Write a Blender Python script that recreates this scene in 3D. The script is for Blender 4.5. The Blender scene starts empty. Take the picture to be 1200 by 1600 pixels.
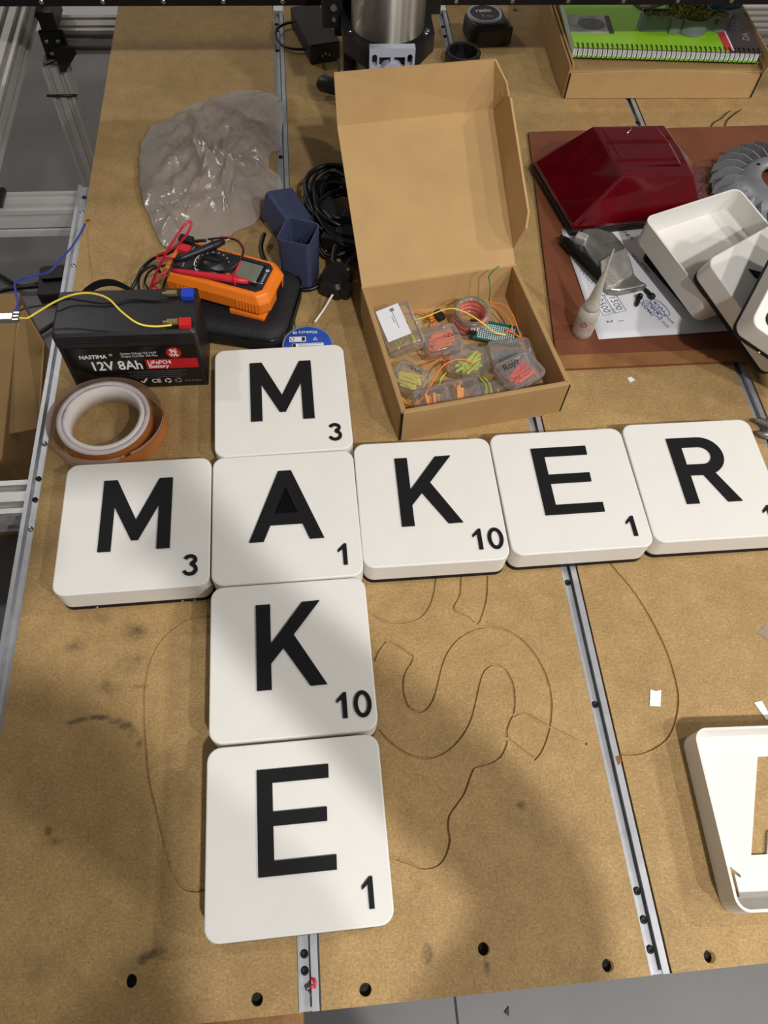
import bpy, bmesh, math, random
from mathutils import Matrix, Vector, noise, Euler
random.seed(7)
PI = math.pi
scene = bpy.context.scene
COL = scene.collection

# ------------------------------------------------------------------ camera
cam_data = bpy.data.cameras.new('camera')
cam_data.sensor_fit = 'HORIZONTAL'
cam_data.sensor_width = 36.0
cam_data.lens = 1170.6 * 36.0 / 1200.0
cam_data.clip_start = 0.01
cam = bpy.data.objects.new('camera', cam_data)
COL.objects.link(cam)
cam.matrix_world = Matrix.Translation((0, 0, 0.7139)) @ Matrix.Rotation(-0.1581, 4, 'Z') @ Matrix.Rotation(0.5160, 4, 'X') @ Matrix.Rotation(0.0825, 4, 'Z')
scene.camera = cam

# ------------------------------------------------------------------ world, lamps, exposure
world = bpy.data.worlds.new('room_light')
scene.world = world
world.use_nodes = True
bg = world.node_tree.nodes['Background']
bg.inputs['Color'].default_value = (1.0, 0.97, 0.94, 1)
bg.inputs['Strength'].default_value = 0.15

def ceiling_lamp(name, loc, power, color, sx, sy, rz=0.0):
    d = bpy.data.lights.new(name, 'AREA')
    d.shape = 'RECTANGLE'; d.size = sx; d.size_y = sy
    d.energy = power; d.color = color
    o = bpy.data.objects.new(name, d)
    COL.objects.link(o); o.location = loc
    o.rotation_euler = (0, 0, rz)
    return o
ceiling_lamp('ceiling_lamp_behind', (0.50, -1.08, 2.10), 52, (1.0, 0.98, 0.955), 0.09, 0.09)
ceiling_lamp('ceiling_lamp_behind_right', (1.35, -1.10, 2.10), 34, (1.0, 0.98, 0.955), 0.09, 0.09)
ceiling_lamp('ceiling_lamp_front_right', (2.40, -0.80, 2.10), 30, (1.0, 0.98, 0.955), 0.14, 0.14)
ceiling_lamp('ceiling_lamp_right', (2.60, 0.50, 2.10), 40, (1.0, 0.93, 0.83), 0.14, 0.14)
ceiling_lamp('ceiling_lamp_far_left', (-1.60, 2.40, 2.10), 20, (1.0, 0.98, 0.955), 0.14, 0.14)

vs = scene.view_settings
vs.view_transform = 'Standard'
vs.look = 'None'
vs.exposure = -0.26
vs.gamma = 1.0
vs.use_curve_mapping = False

# ------------------------------------------------------------------ materials
def lin(c):
    o = []
    for x in c:
        x /= 255.0
        o.append(x / 12.92 if x <= 0.04045 else ((x + 0.055) / 1.055) ** 2.4)
    return o

def mat(name, rgb, rough=0.5, metal=0.0, var=0.0, vscale=40.0, bump=0.0, bscale=300.0,
        alpha=1.0, coat=0.0, spec=0.5, stretch=None, trans=0.0):
    m = bpy.data.materials.new(name)
    m.use_nodes = True
    nt = m.node_tree; N = nt.nodes; L = nt.links
    b = N['Principled BSDF']
    c = lin(rgb)
    b.inputs['Base Color'].default_value = (*c, 1)
    b.inputs['Roughness'].default_value = rough
    b.inputs['Metallic'].default_value = metal
    b.inputs['Specular IOR Level'].default_value = spec
    b.inputs['Alpha'].default_value = alpha
    b.inputs['Coat Weight'].default_value = coat
    b.inputs['Transmission Weight'].default_value = trans
    if var > 0 or bump > 0:
        tc = N.new('ShaderNodeTexCoord')
        mp = N.new('ShaderNodeMapping')
        L.new(tc.outputs['Object'], mp.inputs['Vector'])
        if stretch: mp.inputs['Scale'].default_value = stretch
    if var > 0:
        n = N.new('ShaderNodeTexNoise'); n.inputs['Scale'].default_value = vscale
        n.inputs['Detail'].default_value = 5
        L.new(mp.outputs['Vector'], n.inputs['Vector'])
        r = N.new('ShaderNodeValToRGB')
        r.color_ramp.elements[0].position = 0.3; r.color_ramp.elements[1].position = 0.7
        r.color_ramp.elements[0].color = (*[max(0, x * (1 - var)) for x in c], 1)
        r.color_ramp.elements[1].color = (*[min(1, x * (1 + var)) for x in c], 1)
        L.new(n.outputs['Fac'], r.inputs['Fac']); L.new(r.outputs['Color'], b.inputs['Base Color'])
    if bump > 0:
        n2 = N.new('ShaderNodeTexNoise'); n2.inputs['Scale'].default_value = bscale
        n2.inputs['Detail'].default_value = 4
        L.new(mp.outputs['Vector'], n2.inputs['Vector'])
        bp = N.new('ShaderNodeBump'); bp.inputs['Strength'].default_value = bump
        bp.inputs['Distance'].default_value = 0.002
        L.new(n2.outputs['Fac'], bp.inputs['Height']); L.new(bp.outputs['Normal'], b.inputs['Normal'])
    return m

def film(name, rgb, a_face, a_edge, rough=0.12, bump=0.0, bscale=60, gloss=1.0, thru=0.35):
    """clear plastic: nearly see-through face-on, milkier at grazing angles, with a glossy surface"""
    m = bpy.data.materials.new(name); m.use_nodes = True
    nt = m.node_tree; N = nt.nodes; L = nt.links
    N.remove(N['Principled BSDF']); out = N['Material Output']
    df = N.new('ShaderNodeBsdfDiffuse'); df.inputs['Color'].default_value = (*lin(rgb), 1)
    tl_ = N.new('ShaderNodeBsdfTranslucent'); tl_.inputs['Color'].default_value = (*lin(rgb), 1)
    md = N.new('ShaderNodeMixShader'); md.inputs[0].default_value = thru
    L.new(df.outputs[0], md.inputs[1]); L.new(tl_.outputs[0], md.inputs[2])
    tr_ = N.new('ShaderNodeBsdfTransparent')
    gl = N.new('ShaderNodeBsdfGlossy'); gl.inputs['Roughness'].default_value = rough
    lw = N.new('ShaderNodeLayerWeight'); lw.inputs['Blend'].default_value = 0.35
    mr = N.new('ShaderNodeMapRange')
    mr.inputs['To Min'].default_value = a_face; mr.inputs['To Max'].default_value = a_edge
    L.new(lw.outputs['Facing'], mr.inputs['Value'])
    body_ = N.new('ShaderNodeMixShader')
    L.new(mr.outputs['Result'], body_.inputs[0]); L.new(tr_.outputs[0], body_.inputs[1]); L.new(md.outputs[0], body_.inputs[2])
    fr_ = N.new('ShaderNodeFresnel'); fr_.inputs['IOR'].default_value = 1.5
    k = N.new('ShaderNodeMath'); k.operation = 'MULTIPLY'; k.inputs[1].default_value = gloss; k.use_clamp = True
    L.new(fr_.outputs[0], k.inputs[0])
    fin = N.new('ShaderNodeMixShader')
    L.new(k.outputs[0], fin.inputs[0]); L.new(body_.outputs[0], fin.inputs[1]); L.new(gl.outputs[0], fin.inputs[2])
    L.new(fin.outputs[0], out.inputs['Surface'])
    if bump:
        tc = N.new('ShaderNodeTexCoord'); n = N.new('ShaderNodeTexNoise')
        n.inputs['Scale'].default_value = bscale; n.inputs['Detail'].default_value = 2; n.inputs['Distortion'].default_value = 1.2
        bp = N.new('ShaderNodeBump'); bp.inputs['Strength'].default_value = bump; bp.inputs['Distance'].default_value = 0.006
        L.new(tc.outputs['Object'], n.inputs['Vector']); L.new(n.outputs['Fac'], bp.inputs['Height'])
        for q in (gl, fr_, df): L.new(bp.outputs['Normal'], q.inputs['Normal'])
    return m

STAINS = [  # (x, y, z), radius x, radius y, strength : dirt and oil marks on the fibreboard
 ((-0.2505, 0.2687, 0.0000), 0.014, 0.012, 0.5), ((-0.2148, 0.2246, 0.0000), 0.014, 0.013, 0.55), ((-0.1951, 0.2812, 0.0000), 0.016, 0.014, 0.6), ((-0.1957, 0.2485, 0.0000), 0.020, 0.016, 0.4),
 ((-0.2339, 0.2975, 0.0000), 0.022, 0.012, 0.4), ((-0.2457, 0.1943, 0.0000), 0.009, 0.004, 0.6), ((-0.2367, 0.1966, 0.0000), 0.009, 0.0035, 0.7), ((-0.2263, 0.1976, 0.0000), 0.010, 0.0035, 0.8), ((-0.2157, 0.1967, 0.0000), 0.010, 0.0035, 0.9),
 ((-0.2061, 0.1930, 0.0000), 0.009, 0.0045, 0.95), ((-0.1969, 0.1876, 0.0000), 0.009, 0.0055, 0.95), ((-0.1888, 0.1805, 0.0000), 0.007, 0.007, 0.8), ((-0.1823, 0.1713, 0.0000), 0.005, 0.008, 0.6), ((-0.1878, 0.2239, 0.0000), 0.013, 0.003, 0.5),
 ((-0.1678, -0.0028, 0.0000), 0.006, 0.0045, 1.0), ((-0.1620, 0.0008, 0.0000), 0.009, 0.0045, 1.2), ((-0.1549, 0.0024, 0.0000), 0.008, 0.0035, 0.9), ((0.0636, -0.0185, 0.0000), 0.006, 0.010, 0.9), ((-0.2551, 0.1011, 0.0000), 0.005, 0.006, 0.9), ((-0.2486, 0.0924, 0.0000), 0.009, 0.004, 0.5),
 ((0.1109, -0.0308, 0.0000), 0.004, 0.009, 0.6), ((0.1606, 0.0891, 0.0000), 0.006, 0.006, 0.6), ((-0.1446, 0.2676, 0.0000), 0.030, 0.040, 0.2), ((-0.2540, -0.0040, 0.0000), 0.03, 0.02, 0.25), ((-0.1354, 0.1173, 0.0000), 0.015, 0.05, 0.25),
]
def mdf(name='fibreboard', stains=True, base=(178, 147, 99)):
    m = bpy.data.materials.new(name); m.use_nodes = True
    nt = m.node_tree; N = nt.nodes; L = nt.links
    b = N['Principled BSDF']; b.inputs['Roughness'].default_value = 0.62; b.inputs['Specular IOR Level'].default_value = 0.3
    tc = N.new('ShaderNodeTexCoord')
    def nz(scale, detail=4, rough=0.6, sc=None):
        n = N.new('ShaderNodeTexNoise'); n.inputs['Scale'].default_value = scale
        n.inputs['Detail'].default_value = detail; n.inputs['Roughness'].default_value = rough
        if sc:
            mp = N.new('ShaderNodeMapping'); mp.inputs['Scale'].default_value = sc[:3]; mp.inputs['Rotation'].default_value = (0, 0, sc[3])
            L.new(tc.outputs['Object'], mp.inputs['Vector']); L.new(mp.outputs['Vector'], n.inputs['Vector'])
        else: L.new(tc.outputs['Object'], n.inputs['Vector'])
        return n.outputs['Fac']
    def ramp(f, p0, p1, c0, c1):
        r = N.new('ShaderNodeValToRGB'); e = r.color_ramp.elements
        e[0].position = p0; e[1].position = p1; e[0].color = (*c0, 1); e[1].color = (*c1, 1)
        L.new(f, r.inputs['Fac']); return r.outputs['Color']
    def mix(kind, fac, a, c):
        x = N.new('ShaderNodeMix'); x.data_type = 'RGBA'; x.blend_type = kind
        if isinstance(fac, float): x.inputs[0].default_value = fac
        else: L.new(fac, x.inputs[0])
        for s, i in ((a, 6), (c, 7)):
            if isinstance(s, tuple): x.inputs[i].default_value = (*s, 1)
            else: L.new(s, x.inputs[i])
        return x.outputs[2]
    c = lin(base)
    col = ramp(nz(9, 5), 0.3, 0.72, tuple(x * 0.86 for x in c), tuple(x * 1.10 for x in c))
    col = mix('MULTIPLY', 1.0, col, ramp(nz(420, 3, 0.7), 0.3, 0.65, (0.72, 0.69, 0.64), (1.08, 1.08, 1.08)))
    # pale and dark fibres
    for sc_, an in ((150, 0.6), (170, -0.7), (130, 2.0)):
        f1 = ramp(nz(sc_, 1, 0.5, (1, 8, 1, an)), 0.655, 0.72, (0, 0, 0), (0.75, 0.75, 0.75))
        col = mix('MIX', f1, col, tuple(min(1, x * 1.35) for x in c))
    for sc_, an in ((160, -0.4), (140, 1.1)):
        f2 = ramp(nz(sc_, 1, 0.5, (7, 1, 1, an)), 0.66, 0.74, (0, 0, 0), (0.8, 0.8, 0.8))
        col = mix('MIX', f2, col, tuple(x * 0.55 for x in c))
    col = mix('MULTIPLY', 1.0, col, ramp(nz(45, 4, 0.6), 0.35, 0.7, (0.88, 0.87, 0.84), (1.04, 1.04, 1.04)))
    if stains:
        brk = ramp(nz(70, 5, 0.7), 0.38, 0.62, (0.15, 0.15, 0.15), (1, 1, 1))
        for ((x, y, _z), rx, ry, st) in STAINS:
            mp = N.new('ShaderNodeMapping'); mp.inputs['Location'].default_value = (-x / rx, -y / ry, 0)
            mp.inputs['Scale'].default_value = (1 / rx, 1 / ry, 0)
            L.new(tc.outputs['Object'], mp.inputs['Vector'])
            g = N.new('ShaderNodeTexGradient'); g.gradient_type = 'SPHERICAL'
            L.new(mp.outputs['Vector'], g.inputs['Vector'])
            mu = N.new('ShaderNodeMath'); mu.operation = 'MULTIPLY'; mu.inputs[1].default_value = st * 2; mu.use_clamp = True
            L.new(g.outputs['Fac'], mu.inputs[0])
            m2 = N.new('ShaderNodeMath'); m2.operation = 'MULTIPLY'
            L.new(mu.outputs[0], m2.inputs[0]); L.new(brk, m2.inputs[1])
            col = mix('MIX', m2.outputs[0], col, (0.115, 0.078, 0.040))
    L.new(col, b.inputs['Base Color'])
    bp = N.new('ShaderNodeBump'); bp.inputs['Strength'].default_value = 0.25; bp.inputs['Distance'].default_value = 0.0008
    L.new(nz(500, 3), bp.inputs['Height']); L.new(bp.outputs['Normal'], b.inputs['Normal'])
    return m

M = {}
M['mdf'] = mdf()
M['mdf_edge'] = mat('raw_wood_edge', (150, 108, 60), 0.7, var=0.25, vscale=60, bump=0.3)
M['white'] = mat('white_print', (228, 225, 219), 0.42, var=0.015, vscale=30, bump=0.05, bscale=900, spec=0.35)
M['black_shaded'] = mat('recess_shade_black', (6, 6, 7), 0.7, spec=0.1)  # blacker than the letter: shade of its recessed opening put into the colour
M['black_print'] = mat('black_print', (23, 22, 24), 0.6, bump=0.05, bscale=900, spec=0.2)
M['alu'] = mat('aluminium', (208, 206, 203), 0.4, 0.4, var=0.05, vscale=30)
M['alu_rail'] = mat('rail_aluminium', (184, 185, 189), 0.42, 0.5, var=0.10, vscale=60)
M['alu_dull'] = mat('dull_aluminium', (188, 184, 178), 0.42, 0.4, var=0.06, vscale=25)
M['hole'] = mat('dark_steel', (28, 26, 25), 0.5, 0.5, var=0.4, vscale=300)
M['steel'] = mat('bright_steel', (205, 203, 198), 0.25, 1.0, var=0.08, vscale=200)
M['brushed'] = mat('brushed_steel', (176, 170, 160), 0.27, 1.0, var=0.10, vscale=60, stretch=(14, 14, 0.3))
M['black'] = mat('black_plastic', (24, 23, 24), 0.45, var=0.15, vscale=60)
M['black_soft'] = mat('black_fabric', (20, 20, 22), 0.65, var=0.2, vscale=200, bump=0.4, bscale=500)
M['black_gloss'] = mat('black_gloss', (14, 14, 15), 0.22)
M['rubber'] = mat('black_cable_rubber', (17, 16, 17), 0.4)
M['card'] = mat('kraft_cardboard', (190, 155, 106), 0.75, var=0.05, vscale=25, bump=0.12, bscale=400, spec=0.2)
M['card_out'] = mat('kraft_cardboard_outer', (172, 138, 92), 0.75, var=0.06, vscale=25, bump=0.12, bscale=400, spec=0.2)
M['card_edge'] = mat('cardboard_edge', (196, 158, 108), 0.85, var=0.2, vscale=400)
M['hardboard'] = mat('brown_hardboard', (120, 70, 48), 0.42, var=0.16, vscale=14, bump=0.05, bscale=400, spec=0.4)
M['hard_pale'] = mat('pale_hardboard_edge', (146, 100, 56), 0.6, var=0.15, vscale=40)
M['floor'] = mat('grey_floor_paint', (110, 108, 108), 0.5, var=0.10, vscale=6, bump=0.04)
M['wall'] = mat('white_wall', (226, 224, 220), 0.8, var=0.02, vscale=8)
M['paper'] = mat('white_paper', (236, 236, 240), 0.8, var=0.01, vscale=20)
M['ink'] = mat('blue_grey_ink', (96, 100, 128), 0.7)
M['ink_dark'] = mat('black_ink', (30, 30, 34), 0.6)
M['clear'] = film('clear_case_plastic', (240, 236, 238), 0.03, 0.36, 0.10, gloss=0.7)
M['clear_lid'] = film('clear_lid_plastic', (242, 238, 240), 0.07, 0.55, 0.10, gloss=0.8)
M['bag'] = film('bag_film', (255, 246, 240), 0.30, 0.60, 0.22, bump=0.15, bscale=70, gloss=1.3, thru=0.5)
M['bag_under'] = film('bag_film_under', (250, 240, 232), 0.12, 0.3, 0.2, gloss=0.4, thru=0.5)
M['tape_liner'] = film('clear_liner', (244, 222, 212), 0.48, 0.75, 0.2, gloss=0.6)
M['orange'] = mat('orange_plastic', (240, 124, 30), 0.42, var=0.04, vscale=30, bump=0.04)
M['meter_face'] = mat('meter_face', (38, 38, 42), 0.4)
M['lcd'] = mat('lcd_screen', (112, 118, 104), 0.2, coat=0.5)
M['red_lead'] = mat('red_lead', (206, 36, 54), 0.4)
M['navy'] = mat('navy_print', (62, 67, 94), 0.5, var=0.06, vscale=60, bump=0.08, bscale=700, spec=0.3)
M['blue_label'] = mat('blue_label', (44, 84, 176), 0.35, var=0.15, vscale=60)
M['red_lens'] = mat('red_lens', (88, 2, 12), 0.12, coat=0.7, var=0.2, vscale=25)
M['gasket'] = mat('black_gasket', (22, 20, 20), 0.5)
M['cast'] = mat('cast_aluminium', (150, 150, 146), 0.42, 0.75, var=0.25, vscale=60, bump=0.3, bscale=200)
M['cast_bright'] = mat('scratched_aluminium', (205, 203, 196), 0.45, 0.6, var=0.22, vscale=90, bump=0.3, bscale=250)
M['fan'] = mat('grey_cast_metal', (168, 169, 172), 0.45, 0.7, var=0.1, vscale=60, bump=0.1)
M['copper'] = mat('copper_foil', (216, 142, 78), 0.3, 0.4, var=0.12, vscale=40)
M['copper_wire'] = mat('copper_strands', (226, 150, 90), 0.3, 0.9)
M['core'] = mat('white_card_core', (236, 228, 224), 0.6)
M['roll'] = mat('tape_side', (214, 200, 200), 0.4, var=0.05, vscale=90)
M['brass'] = mat('brass_crimp', (206, 186, 130), 0.3, 0.9)
M['blue_wire'] = mat('blue_wire', (46, 66, 168), 0.4)
M['yellow_wire'] = mat('yellow_wire', (240, 212, 74), 0.4)
M['yellow'] = mat('yellow_tube', (236, 222, 84), 0.45)
M['lime'] = mat('lime_tube', (226, 240, 60), 0.45)
M['orange_wire'] = mat('orange_wire', (244, 126, 44), 0.4)
M['orange_tube'] = mat('orange_tube', (255, 134, 66), 0.5)
M['amber'] = mat('amber_tube', (255, 170, 78), 0.5)
M['coral'] = mat('coral_tube', (255, 96, 66), 0.5)
M['green_wire'] = mat('green_wire', (60, 140, 76), 0.4)
M['red_term'] = mat('red_terminal', (206, 28, 30), 0.4)
M['blue_term'] = mat('blue_terminal', (26, 66, 190), 0.4)
M['batt'] = mat('black_battery_case', (30, 29, 30), 0.42, var=0.2, vscale=30, bump=0.05)
M['txt_white'] = mat('white_print_ink', (232, 230, 228), 0.5)
M['txt_grey'] = mat('grey_print_ink', (140, 138, 138), 0.5)
M['fine_print'] = mat('fine_grey_print', (66, 65, 65), 0.5, var=0.5, vscale=900)
M['txt_red'] = mat('red_print', (186, 24, 34), 0.45)
M['pcb'] = mat('green_circuit_board', (24, 92, 78), 0.4)
M['pad'] = mat('tinned_pad', (226, 228, 232), 0.35, 0.2)
M['book_green'] = mat('green_cover', (150, 206, 44), 0.35, var=0.05, vscale=10)
M['book_dark'] = mat('dark_brown_cover', (58, 40, 42), 0.4)
M['book_red'] = mat('red_cover_band', (206, 46, 52), 0.4)
M['pages'] = mat('book_pages', (232, 232, 236), 0.8, var=0.12, vscale=300, stretch=(1, 1, 8))
M['photo_print'] = mat('grey_photo_print', (168, 170, 160), 0.5, var=0.35, vscale=90)
M['photo_dark'] = mat('dark_photo_print', (104, 106, 100), 0.5, var=0.25, vscale=200)
M['grey_print'] = mat('grey_print', (122, 128, 132), 0.55, var=0.06, vscale=60)
M['moss'] = mat('dried_moss', (160, 158, 62), 0.9, var=0.5, vscale=250)
M['moss2'] = mat('dark_moss', (92, 98, 40), 0.9, var=0.4, vscale=250)
M['teal'] = mat('teal_plastic', (30, 110, 100), 0.4)
M['tan_card'] = mat('tan_card', (160, 130, 90), 0.7)
M['light_grey'] = mat('light_grey_print', (176, 180, 194), 0.5, bump=0.05, bscale=700)
M['bottle'] = film('milky_bottle', (232, 228, 216), 0.72, 0.92, 0.3)
M['label_grey'] = mat('bottle_label', (176, 164, 158), 0.5, var=0.25, vscale=500)
M['jacket'] = mat('dark_jacket', (48, 50, 58), 0.8)
M['skin'] = mat('skin', (205, 160, 134), 0.5)
M['hair'] = mat('dark_hair', (40, 30, 24), 0.6)

def brushed_round(name, rgb):
    m = mat(name, rgb, 0.50, 0.90, var=0.08, vscale=60, stretch=(14, 14, 0.3))
    nt = m.node_tree; b = nt.nodes['Principled BSDF']
    tg = nt.nodes.new('ShaderNodeTangent'); tg.direction_type = 'RADIAL'; tg.axis = 'Z'
    nt.links.new(tg.outputs['Tangent'], b.inputs['Tangent'])
    b.inputs['Anisotropic'].default_value = 1.0
    b.inputs['Anisotropic Rotation'].default_value = 0.25
    return m
M['brushed'] = brushed_round('brushed_steel', (190, 183, 172))

# ------------------------------------------------------------------ mesh helpers
class MB:
    def __init__(s): s.v = []; s.f = []; s.sm = []
    def add(s, vs, fs, smooth=False):
        o = len(s.v); s.v += [tuple(p) for p in vs]
        s.f += [tuple(i + o for i in f) for f in fs]; s.sm += [smooth] * len(fs); return s
    def box(s, c, d, m=None):
        x, y, z = d[0] / 2, d[1] / 2, d[2] / 2
        P = [Vector((a * x, b * y, e * z)) for e in (-1, 1) for (a, b) in ((-1, -1), (1, -1), (1, 1), (-1, 1))]
        if m: P = [m @ p for p in P]
        c = Vector(c)
        return s.add([p + c for p in P], [(3, 2, 1, 0), (4, 5, 6, 7), (0, 1, 5, 4), (1, 2, 6, 5), (2, 3, 7, 6), (3, 0, 4, 7)])
    def loft(s, rings, cap0=True, cap1=True, closed=True, smooth=False):
        n = len(rings[0]); vs = [p for r in rings for p in r]; fs = []
        for i in range(len(rings) - 1):
            for j in range(n if closed else n - 1):
                k = (j + 1) % n
                fs.append((i * n + j, i * n + k, (i + 1) * n + k, (i + 1) * n + j))
        s.add(vs, fs, smooth)
        if cap0: s.add(rings[0], [tuple(range(n))[::-1]])
        if cap1: s.add(rings[-1], [tuple(range(n))])
        return s
    def prism(s, poly, z0, z1):
        return s.loft([[(x, y, z0) for x, y in poly], [(x, y, z1) for x, y in poly]])
    def tube(s, path, r, n=8, cap=True):
        P = [Vector(p) for p in path]; rings = []
        up = Vector((0, 0, 1)); prev = None
        for i, p in enumerate(P):
            t = (P[min(i + 1, len(P) - 1)] - P[max(i - 1, 0)])
            t = t.normalized() if t.length > 1e-9 else Vector((0, 0, 1))
            if prev is None:
                a = t.cross(up)
                if a.length < 1e-3: a = t.cross(Vector((1, 0, 0)))
                a.normalize()
            else:
                a = prev - t * prev.dot(t)
                a = a.normalized() if a.length > 1e-6 else t.orthogonal().normalized()
            prev = a; b = t.cross(a)
            rr = r[i] if isinstance(r, (list, tuple)) else r
            rings.append([p + (a * math.cos(2 * PI * j / n) + b * math.sin(2 * PI * j / n)) * rr for j in range(n)])
        return s.loft(rings, cap, cap, smooth=True)
    def lathe(s, prof, n=32, c=(0, 0, 0), smooth=True, cap0=False, cap1=False, m=None):
        rings = []
        for r, z in prof:
            ring = [Vector((r * math.cos(2 * PI * j / n), r * math.sin(2 * PI * j / n), z)) for j in range(n)]
            if m: ring = [m @ p for p in ring]
            rings.append([p + Vector(c) for p in ring])
        return s.loft(rings, cap0, cap1, smooth=smooth)
    def cyl(s, c, r, h, n=20, m=None, smooth=True):
        return s.lathe([(r, 0), (r, h)], n, c, smooth, True, True, m)
    def build(s, name, material, parent=None, world=False, bevel=0.0, bseg=2, autosmooth=None):
        me = bpy.data.meshes.new(name)
        vs = s.v
        if world and parent is not None:
            inv = world_matrix(parent).inverted(); vs = [inv @ Vector(p) for p in vs]
        me.from_pydata([tuple(p) for p in vs], [], s.f)
        me.polygons.foreach_set('use_smooth', s.sm)
        me.materials.append(M[material] if isinstance(material, str) else material)
        bm = bmesh.new(); bm.from_mesh(me)
        bmesh.ops.remove_doubles(bm, verts=bm.verts, dist=1e-6)
        bmesh.ops.recalc_face_normals(bm, faces=bm.faces)
        bm.to_mesh(me); bm.free(); me.update()
        o = bpy.data.objects.new(name, me); COL.objects.link(o)
        if parent is not None: o.parent = parent
        if bevel:
            md = o.modifiers.new('soft_edge', 'BEVEL'); md.width = bevel; md.segments = bseg
            md.limit_method = 'ANGLE'; md.angle_limit = 0.6
        return o

def world_matrix(o):
    m = o.matrix_basis.copy()
    while o.parent is not None:
        o = o.parent; m = o.matrix_basis @ m
    return m

def rrect(w, h, r, z, seg=6, cx=0, cy=0):
    pts = []
    for (sx, sy, a0) in ((1, 1, 0), (-1, 1, 90), (-1, -1, 180), (1, -1, 270)):
        for i in range(seg + 1):
            a = math.radians(a0 + 90 * i / seg)
            pts.append((cx + sx * (w / 2 - r) + r * math.cos(a), cy + sy * (h / 2 - r) + r * math.sin(a), z))
    return pts

def smooth_path(pts, n=6, closed=False):
    P = [Vector(p) for p in pts]; o = []
    m = len(P)
    for i in range(m if closed else m - 1):
        p0 = P[(i - 1) % m] if closed or i > 0 else P[0]
        p1, p2 = P[i], P[(i + 1) % m]
        p3 = P[(i + 2) % m] if closed or i + 2 < m else P[-1]
        for k in range(n):
            t = k / n
            o.append(0.5 * ((2 * p1) + (p2 - p0) * t + (2 * p0 - 5 * p1 + 4 * p2 - p3) * t * t + (3 * p1 - p0 - 3 * p2 + p3) * t ** 3))
    if not closed: o.append(P[-1])
    return o

def tag(o, label, cat, group=None, kind=None):
    o['label'] = label
    if cat: o['category'] = cat
    if group: o['group'] = group
    if kind: o['kind'] = kind
    return o

def thing(name, label, cat, loc=(0, 0, 0), rz=0.0, group=None, mtx=None):
    o = bpy.data.objects.new(name, None); COL.objects.link(o)
    o.empty_display_size = 0.02
    if mtx is not None: o.matrix_basis = mtx
    else: o.location = loc; o.rotation_euler = (0, 0, rz)
    return tag(o, label, cat, group)

def shape2d(name, loops, z0, z1, material, parent=None, mtx=None):
    """extruded flat shape with holes (outline loops in local xy)"""
    cu = bpy.data.curves.new('tmp_shape', 'CURVE'); cu.dimensions = '2D'; cu.fill_mode = 'BOTH'
    cu.extrude = (z1 - z0) / 2
    for lp in loops:
        sp = cu.splines.new('POLY'); sp.points.add(len(lp) - 1)
        for i, p in enumerate(lp): sp.points[i].co = (p[0], p[1], 0, 1)
        sp.use_cyclic_u = True
    t = bpy.data.objects.new('tmp_shape', cu); COL.objects.link(t)
    bpy.context.view_layer.update()
    me = bpy.data.meshes.new_from_object(t.evaluated_get(bpy.context.evaluated_depsgraph_get()))
    bpy.data.objects.remove(t); bpy.data.curves.remove(cu)
    me.transform(Matrix.Translation((0, 0, (z0 + z1) / 2)))
    if mtx is not None: me.transform(mtx)
    me.materials.clear(); me.materials.append(M[material]); me.name = name
    o = bpy.data.objects.new(name, me); COL.objects.link(o)
    if parent is not None: o.parent = parent
    return o

_txt = {}
def text(s, size, material, parent, mtx, name='lettering', align='LEFT', bold=0.0, shear=0.0, sx=1.0):
    cu = bpy.data.curves.new('tmp_text', 'FONT'); cu.body = s; cu.size = size
    cu.align_x = align; cu.align_y = 'CENTER'; cu.extrude = 0.0; cu.offset = bold; cu.shear = shear
    cu.resolution_u = 3
    t = bpy.data.objects.new('tmp_text', cu); COL.objects.link(t)
    bpy.context.view_layer.update()
    me = bpy.data.meshes.new_from_object(t.evaluated_get(bpy.context.evaluated_depsgraph_get()))
    bpy.data.objects.remove(t); bpy.data.curves.remove(cu)
    me.transform(mtx @ Matrix.Diagonal((sx, 1, 1, 1)))
    me.materials.clear(); me.materials.append(M[material]); me.name = name
    o = bpy.data.objects.new(name, me); COL.objects.link(o); o.parent = parent
    return o

def frame(origin, ex, ey):
    ex = Vector(ex).normalized(); ez = ex.cross(Vector(ey)).normalized(); ey = ez.cross(ex)
    m = Matrix((ex, ey, ez)).transposed().to_4x4(); m.translation = Vector(origin); return m

def Tm(x, y, z): return Matrix.Translation((x, y, z))
def Rm(a, ax): return Matrix.Rotation(math.radians(a), 4, ax)

def arc(cx, cy, rx, ry, a0, a1, n=12):
    return [(cx + rx * math.cos(math.radians(a0 + (a1 - a0) * i / n)), cy + ry * math.sin(math.radians(a0 + (a1 - a0) * i / n))) for i in range(n + 1)]

def stroke(path, w):
    P = [Vector((p[0], p[1])) for p in path]; L = []; R = []
    for i, p in enumerate(P):
        t = (P[min(i + 1, len(P) - 1)] - P[max(i - 1, 0)]).normalized(); nn = Vector((-t.y, t.x)) * w / 2
        L.append(tuple(p + nn)); R.append(tuple(p - nn))
    return L + R[::-1]

def scribble(parent, mtx, length, amp, material, seed, name='handwriting', w=0.0006):
    rnd = random.Random(seed); n = int(length / 0.0012)
    pts = []
    for i in range(n + 1):
        t = i / n
        pts.append((-length / 2 + length * t + 0.0012 * math.sin(i * 1.9 + seed), amp * math.sin(i * 1.25 + 0.6 * math.sin(seed + i)) * rnd.uniform(0.5, 1.0), 0))
    P = smooth_path(pts, 4)
    return shape2d(name, [stroke([P[i], P[i + 1]], w) for i in range(len(P) - 1)], 0.0, 0.0001, material, parent, mtx)

def wire(name, path, r, material, label, cat='wire', n=6, sub=6, group=None):
    o = MB().tube(smooth_path(path, sub), r, n).build(name, material)
    return tag(o, label, cat, group)

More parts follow.
